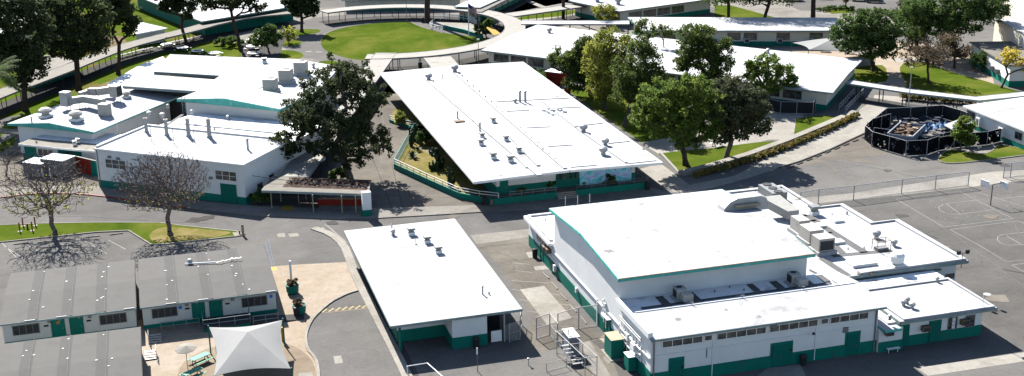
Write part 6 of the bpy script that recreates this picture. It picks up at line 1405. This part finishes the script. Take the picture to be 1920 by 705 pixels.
# basketball goal
p=at(1857,385);r=empty('basketball_goal',p,'double basketball goal on one dark pole at the top edge of the court','basketball goal')
MB().tube(p,(p[0],p[1],3.1),.09,.09,8).build('pole','steel',r)
t=np.array(atv(1862,341,p));e_=np.array(at(1884,343,3.1));f_=np.array(at(1848,345,3.0))
b=MB();b.tube((p[0],p[1],3.1),(e_[0],e_[1],3.2),.07,.07,8);b.build('arm','steel',r)
for (x,y,w_,nm) in [(1847,342,1.5,'left'),(1883,345,1.5,'right')]:
    c_=at(x,y,3.0);b=MB().box((c_[0],c_[1],2.3),(.1,1.5,1.0),.15);b.build('backboard','gutter',r)
    b=MB();
    for i in range(12):
        a0_=2*PI*i/12;a1_=2*PI*(i+1)/12;sx_=-.4 if nm=='left' else .4;b.tube((c_[0]+sx_+.23*math.cos(a0_),c_[1]+.23*math.sin(a0_),2.55),(c_[0]+sx_+.23*math.cos(a1_),c_[1]+.23*math.sin(a1_),2.55),.02,.02,5)
    b.build('hoop','redp',r)
# sails
def sail(label,c,dz_,pull,hpost,peak=(0,0),legm='teal'):
    r=empty('shade_sail',(sum(p[0] for p in c)/4,sum(p[1] for p in c)/4,0),label,'shade sail');n=20;vs=[];fs=[];c=[np.array(p,float) for p in c];ctr=sum(c)/4
    for j in range(n+1):
        for i in range(n+1):
            u,v=i/n*2-1,j/n*2-1;p=(c[0]*(1-u)*(1-v)+c[1]*(1+u)*(1-v)+c[2]*(1+u)*(1+v)+c[3]*(1-u)*(1+v))/4
            e=max(abs(u),abs(v));s_=min(abs(u),abs(v));k=pull*(1-s_*s_)*e**2;p=p+(ctr-p)*np.array([k,k,0]);p[2]=p[2]+dz_*(1-e)
            vs.append(tuple(p))
    for j in range(n):
        for i in range(n):
            A_,B_,C_,D_=j*(n+1)+i,j*(n+1)+i+1,(j+1)*(n+1)+i+1,(j+1)*(n+1)+i
            fs+=[(A_,B_,C_),(A_,C_,D_)] if (i<n//2)==(j<n//2) else [(A_,B_,D_),(B_,C_,D_)]
    m_=len(vs);vs2=[(x,y,z-.03) for x,y,z in vs];b=MB();b.add(vs,fs);b.add(vs2,[f[::-1] for f in fs]);b.build('canopy','sail',r,False)
    for p in c: q=p+(p-ctr)*.02;MB().tube((q[0],q[1],0),(q[0],q[1],q[2]+.15),.08,.07,8).build('post',legm,r)
    return r
sail('large pale grey shade sail over the round tan patio before the portable',[at(401,705,3.2),at(545,691,3.2),at(529,600,3.2),at(392,613.5,3.2)],1.7,.13,3.2)
sail('pale grey shade sail peeking over the long white wing at the upper right',[at(1517,93,3.0),at(1640,102,3.0),at(1612,72,3.0),at(1486,80,3.0)],1.8,.12,3.0)
for k,(x,y) in enumerate([(408,663),(531,640)]):
    p=at(x,y);b=MB().tube(p,(p[0],p[1],1.7),.16,.16,8);o=b.build('post_padding','yel');tag(o,['left','right'][k]+' yellow padded guard at the foot of a shade sail post','post guard')
# tables
def ptable(loc,rz,tm,sm='steel',label='',group=None,L0=2.2,proto=None,sub=True):
    if proto is None:
        r=empty('picnic_table',(0,0,0),label,'picnic table',group);MB().box((0,0,.72),(L0,.8,.06)).build('table_top',tm,r)
        for s_ in (-1,1): MB().box((0,s_*.75,.43),(L0,.28,.05)).build('bench_seat',tm,r)
        for s_ in (-1,1):
            b=MB();x=s_*L0*.36;b.bar((x,-.75,.43),(x,.75,.43),.06);b.bar((x,-.35,0),(x,-.2,.72),.06);b.bar((x,.35,0),(x,.2,.72),.06);b.build('leg',sm,r)
        r.location=(*loc,0);r.rotation_euler=(0,0,rz);return r
    r=proto.copy();C.objects.link(r);r.location=(*loc,0);r.rotation_euler=(0,0,rz)
    for ch in list(proto.children): c_=ch.copy();C.objects.link(c_);c_.parent=r
    r['label']=label;return r
M['gtable']=mat('green_table_coating',(.02,.33,.20),.5,.1,2)
ptable(at2(376,680),.6,'gtable',label='green picnic table left of the shade sail, the whole one')
ptable(at2(362,708),.6,'gtable',label='green picnic table cut by the bottom edge of the photo')
um=empty('patio_umbrella',(*at2(352,690),0),'half opened cream umbrella over the green picnic table','umbrella')
c_=at2(352,692);MB().tube((*c_,0),(*c_,2.5),.04,.04,6).build('pole','steel',um)
b=MB();ap=(*c_,2.7);R_=[(c_[0]+1.15*math.cos(a_),c_[1]+1.15*math.sin(a_),2.42+.12*math.cos(a_-1)) for a_ in [PI*2*i/8 for i in range(8)]];b.add([ap]+R_,[(0,i+1,(i+1)%8+1) for i in range(8)]);b.add([(ap[0],ap[1],ap[2]-.03)]+[(x,y,z-.03) for x,y,z in R_],[(0,(i+1)%8+1,i+1) for i in range(8)]);b.build('canopy','concw',um)
row=[(232,108),(247,104),(262,100),(277,97),(325,84),(340,81),(355,78),(370,75)]
names=['first (leftmost)','second','third','fourth','fifth','sixth','seventh','eighth (rightmost)'];pt0=None
for k,(x,y) in enumerate(row):
    lb=names[k]+' picnic table with pale benches in the row under the long left walkway'
    if pt0 is None: pt0=ptable(at2(x,y),.75,'line','steel',lb,'picnic tables under the long walkway',3.2)
    else: ptable(at2(x,y),.75,'line',label=lb,proto=pt0)
rt0=None
def rtable(loc,label,proto=None):
    if proto is None:
        r=empty('round_table',(0,0,0),label,'round table','round outdoor tables');MB().lathe((0,0,0),[(1.35,.72),(1.4,.74),(1.4,.79),(1.35,.8)],24).build('table_top','gutter',r)
        MB().lathe((0,0,0),[(.95,.802),(.95,.806)],20).build('inner_disc','bluebin',r);MB().tube((0,0,0),(0,0,.75),.08,.08,8).build('leg','steel',r)
        b=MB()
        for i in range(4): a_=i*PI/2+.4;b.box((1.9*math.cos(a_),1.9*math.sin(a_),.42),(.9,.35,.05),a_+PI/2);b.tube((1.9*math.cos(a_),1.9*math.sin(a_),0),(1.9*math.cos(a_),1.9*math.sin(a_),.42),.04,.04,6)
        b.build('seats','steel',r)
        r.location=(*loc,0);return r
    r=proto.copy();C.objects.link(r);r.location=(*loc,0)
    for ch in list(proto.children): c_=ch.copy();C.objects.link(c_);c_.parent=r
    r['label']=label;return r
for k,(x,y,lb) in enumerate([(313,89,'pale round table under the slim pine, leftmost of the round tables'),(342,95,'pale round table just right of the slim pine trunk'),(371,101,'round table at the left end of the shaded lawn, behind the hall roof'),(402,105,'round table on the small lawn directly behind the hall roof'),(474,80,'farthest round table on the dark patio'),(474,92,'middle round table on the dark patio'),(476,105,'nearest round table on the dark patio')]):
    if rt0 is None: rt0=rtable(at2(x,y),lb)
    else: rtable(at2(x,y),lb,rt0)
for k,(x,y) in enumerate([(1345,252),(1352,258)]): 
    if k==0: ptable(at2(1378,252),.6,'gtable',label='green table seen between the trunks of the two lawn trees')
for k,(x,y) in enumerate([(1545,97),(1590,100),(1625,106)]):
    ptable(at2(x,y),-.6,'gtable',label=['left','middle','right'][k]+' green picnic table by the upper right shade sail')
ptable(at2(1345,274),.35,'gutter',label='pale picnic bench set between the two big lawn trees')
# classroom deck in front of right portable
r=empty('entry_deck',(4,135.5,0),'dark raised deck with green skirt and handrails at the doors of the right portable','deck')
MB().box((5.3,136.4,0),(5.2,2.9,.42)).build('skirt','teal',r);MB().box((5.3,136.4,.42),(5.3,3.0,.06)).build('floor','asphaltn',r);rail(r,[(2.7,137.9),(2.7,134.95),(7.9,134.95),(7.9,137.4)],.48,1.0,'gfascia',1.3,(1,.5),.04)
b=MB();b.add([(8,134.95,.48),(14.0,134.95,.03),(14.0,136.6,.03),(8,136.6,.48),(8,134.95,.3),(14,134.95,0),(14,136.6,0),(8,136.6,.3)],[(0,1,2,3),(7,6,5,4),(0,4,5,1),(3,2,6,7),(1,5,6,2),(0,3,7,4)]);b.build('ramp','asphaltn',r)
rail(r,[(8.2,134.95),(11,134.95)],.1,1.1,'gfascia',1.3,(1,.5),.04)
r=empty('metal_steps',(-3,134,0),'short metal stair with green rails at the left corner of the right portable','steps');b=MB()
for i in range(4): b.box((-2.6,134.8-.33*i,.1+.14*(3-i)),(1.3,.3,.05))
b.build('treads','galv',r);rail(r,[(-3.3,135.1),(-3.3,133.4)],.2,1.0,'gfascia',.8,(1,.5),.035);rail(r,[(-1.9,136.8),(2.3,136.8)],.05,1.0,'gfascia',1.1,(1,.5),.035)
r=empty('metal_steps',(-3,131,0),'short metal stair with pale treads beside the nearest portable','steps');b=MB()
for i in range(4): b.box((-3.2,130.6-.33*i,.1+.14*(3-i)),(1.2,.3,.05))
b.build('treads','galv',r);rail(r,[(-2.6,131),(-2.6,129.2)],.2,.9,'steel',.8,(1,.5),.035)
# cars at the top right
def car():
    r=empty('parked_car',(0,0,0),'', 'car','cars parked at the top edge');prof=[(-2.2,.35),(-2.25,.75),(-2.1,.95),(-1.5,1.02),(-1.0,1.42),(.55,1.45),(1.2,1.02),(2.05,.88),(2.25,.6),(2.22,.35)]
    n=len(prof);vs=[(x,-.88*(1 if z<1.1 else .8),z) for x,z in prof]+[(x,.88*(1 if z<1.1 else .8),z) for x,z in prof]
    b=MB();b.add(vs,[tuple(range(n)),tuple(range(2*n-1,n-1,-1))]+[((i+1)%n,i,n+i,n+(i+1)%n) for i in range(n)]);b.build('body','carp',r)
    b=MB();b.add([(-1.42,-.72,1.06),(-1.42,.72,1.06),(-1.04,.62,1.4),(-1.04,-.62,1.4)],[(0,1,2,3)]);b.add([(1.18,-.72,1.05),(1.18,.72,1.05),(.62,.62,1.42),(.62,-.62,1.42)],[(3,2,1,0)])
    for v in b.v: pass
    b.v=[(x*1.02,y,z+.02) for x,y,z in b.v];b.build('windscreen','glass',r)
    for s_ in (-1,1):
        b=MB();y=s_*.83;b.add([(-1.35,y,1.08),(1.05,y,1.08),(.55,y*.88,1.38),(-.98,y*.88,1.38)],[(0,1,2,3)]);b.v=[(x,yy*1.015,z) for x,yy,z in b.v];b.build('side_window','glass',r)
        for x in (-1.4,1.4): w_=MB().tube((x,s_*.70,.33),(x,s_*.9,.33),.33,.33,14).build('wheel','plastic',r);MB().tube((x,s_*.9,.33),(x,s_*.915,.33),.2,.2,12).build('rim','galv',w_)
        MB().box((2.2,s_*.62,.62),(.08,.32,.14)).build('headlight','galv',r)
    return r
M['carp']=mat('dark_car_paint',(.02,.025,.045),.25,.05,1,spec=.6)
cars=[(1490,2,'leftmost dark car parked at the top edge beside the tall palm trunk'),(1543,-2,'dark car at the top edge, second from the palm trunk'),(1573,-3,'dark car at the top edge behind the small sparse tree'),(1612,2,'dark car at the top edge right of the hedge island'),(1640,5,'rightmost dark car parked at the top edge beside the big dark tree'),(616,-3,'dark car at the top edge above the round walkway')]
c0_=None
for x,y,lb in cars:
    if c0_ is None: c0_=car();cc=c0_
    else:
        cc=c0_.copy();C.objects.link(cc)
        for ch in list(c0_.children):
            k_=ch.copy();C.objects.link(k_);k_.parent=cc
            for gch in ch.children: g2=gch.copy();C.objects.link(g2);g2.parent=k_
    cc['label']=lb;cc.location=(*at2(x,y),0);cc.rotation_euler=(0,0,-.5)
# red kiosk behind cafeteria
r=empty('red_kiosk',(*at2(1043,160),0),'dark red box kiosk with white roof edge behind the cafeteria under the grove','kiosk');c_=at2(1043,158);MB().box((*c_,0),(3.6,2.2,2.6),-.85).build('body','redp',r);MB().box((*c_,2.6),(3.9,2.5,.12),-.85).build('roof','gutter',r)
r=empty('red_bin',(*at2(1064,174),0),'small dark red bin at the lawn edge near the red kiosk','bin');c_=at2(1064,176);MB().box((*c_,0),(.9,.9,1.3),.3).build('body','redp',r);MB().box((*c_,1.3),(.98,.98,.08),.3).build('lid','plastic',r)
# road canopy junk: guy cables from workshop
a=at(473,322,3.0);b=MB();p=Vector((*S(Ls+.05,2.0),3.9));q_=Vector(at(690,350,3.3));
b.tube(p,p.lerp(q_,.4)-Vector((0,0,.25)),.05,.05,5);b.tube(p.lerp(q_,.4)-Vector((0,0,.25)),q_,.04,.04,5);o=b.build('cable_conduit','steel');tag(o,'thin grey conduit strung from the workshop wall across the road canopy to the pillar','conduit')
# ================================================================ LIGHT, CAMERA
W=bpy.data.worlds.new('World');bpy.context.scene.world=W;W.use_nodes=True;nt=W.node_tree;bg=nt.nodes['Background'];sky=nt.nodes.new('ShaderNodeTexSky');sky.sky_type='NISHITA';sky.sun_disc=False
EL=math.radians(40);
sd=Vector((-.17,.985,0)).normalized()              # horizontal direction TOWARDS the sun
sky.sun_elevation=EL;sky.sun_rotation=math.atan2(sd.x,sd.y);sky.air_density=1;sky.dust_density=.6;sky.ozone_density=1.2;sky.altitude=30
nt.links.new(sky.outputs[0],bg.inputs[0]);bg.inputs[1].default_value=.058
ld=bpy.data.lights.new('sun','SUN');ld.energy=5;ld.angle=math.radians(.5);ld.color=(1,.955,.89);lo_=bpy.data.objects.new('sun',ld);C.objects.link(lo_)
D=Vector((sd.x*math.cos(EL),sd.y*math.cos(EL),math.sin(EL)));lo_.rotation_euler=D.to_track_quat('Z','Y').to_euler();lo_.location=(0,0,100)
cd=bpy.data.cameras.new('camera');co_=bpy.data.objects.new('camera',cd);C.objects.link(co_);cd.sensor_width=36;cd.lens=F/1920*36;cd.clip_end=3000;cd.clip_start=1
mw=Matrix.Identity(4)
for i in range(3): mw[i][0]=r_[i];mw[i][1]=u_[i];mw[i][2]=-fw[i];mw[i][3]=CAM[i]
co_.matrix_world=mw;sc_=bpy.context.scene;sc_.camera=co_
vs_=sc_.view_settings;vs_.view_transform='Standard';vs_.look='None';vs_.exposure=2.3;vs_.gamma=1;vs_.use_curve_mapping=False
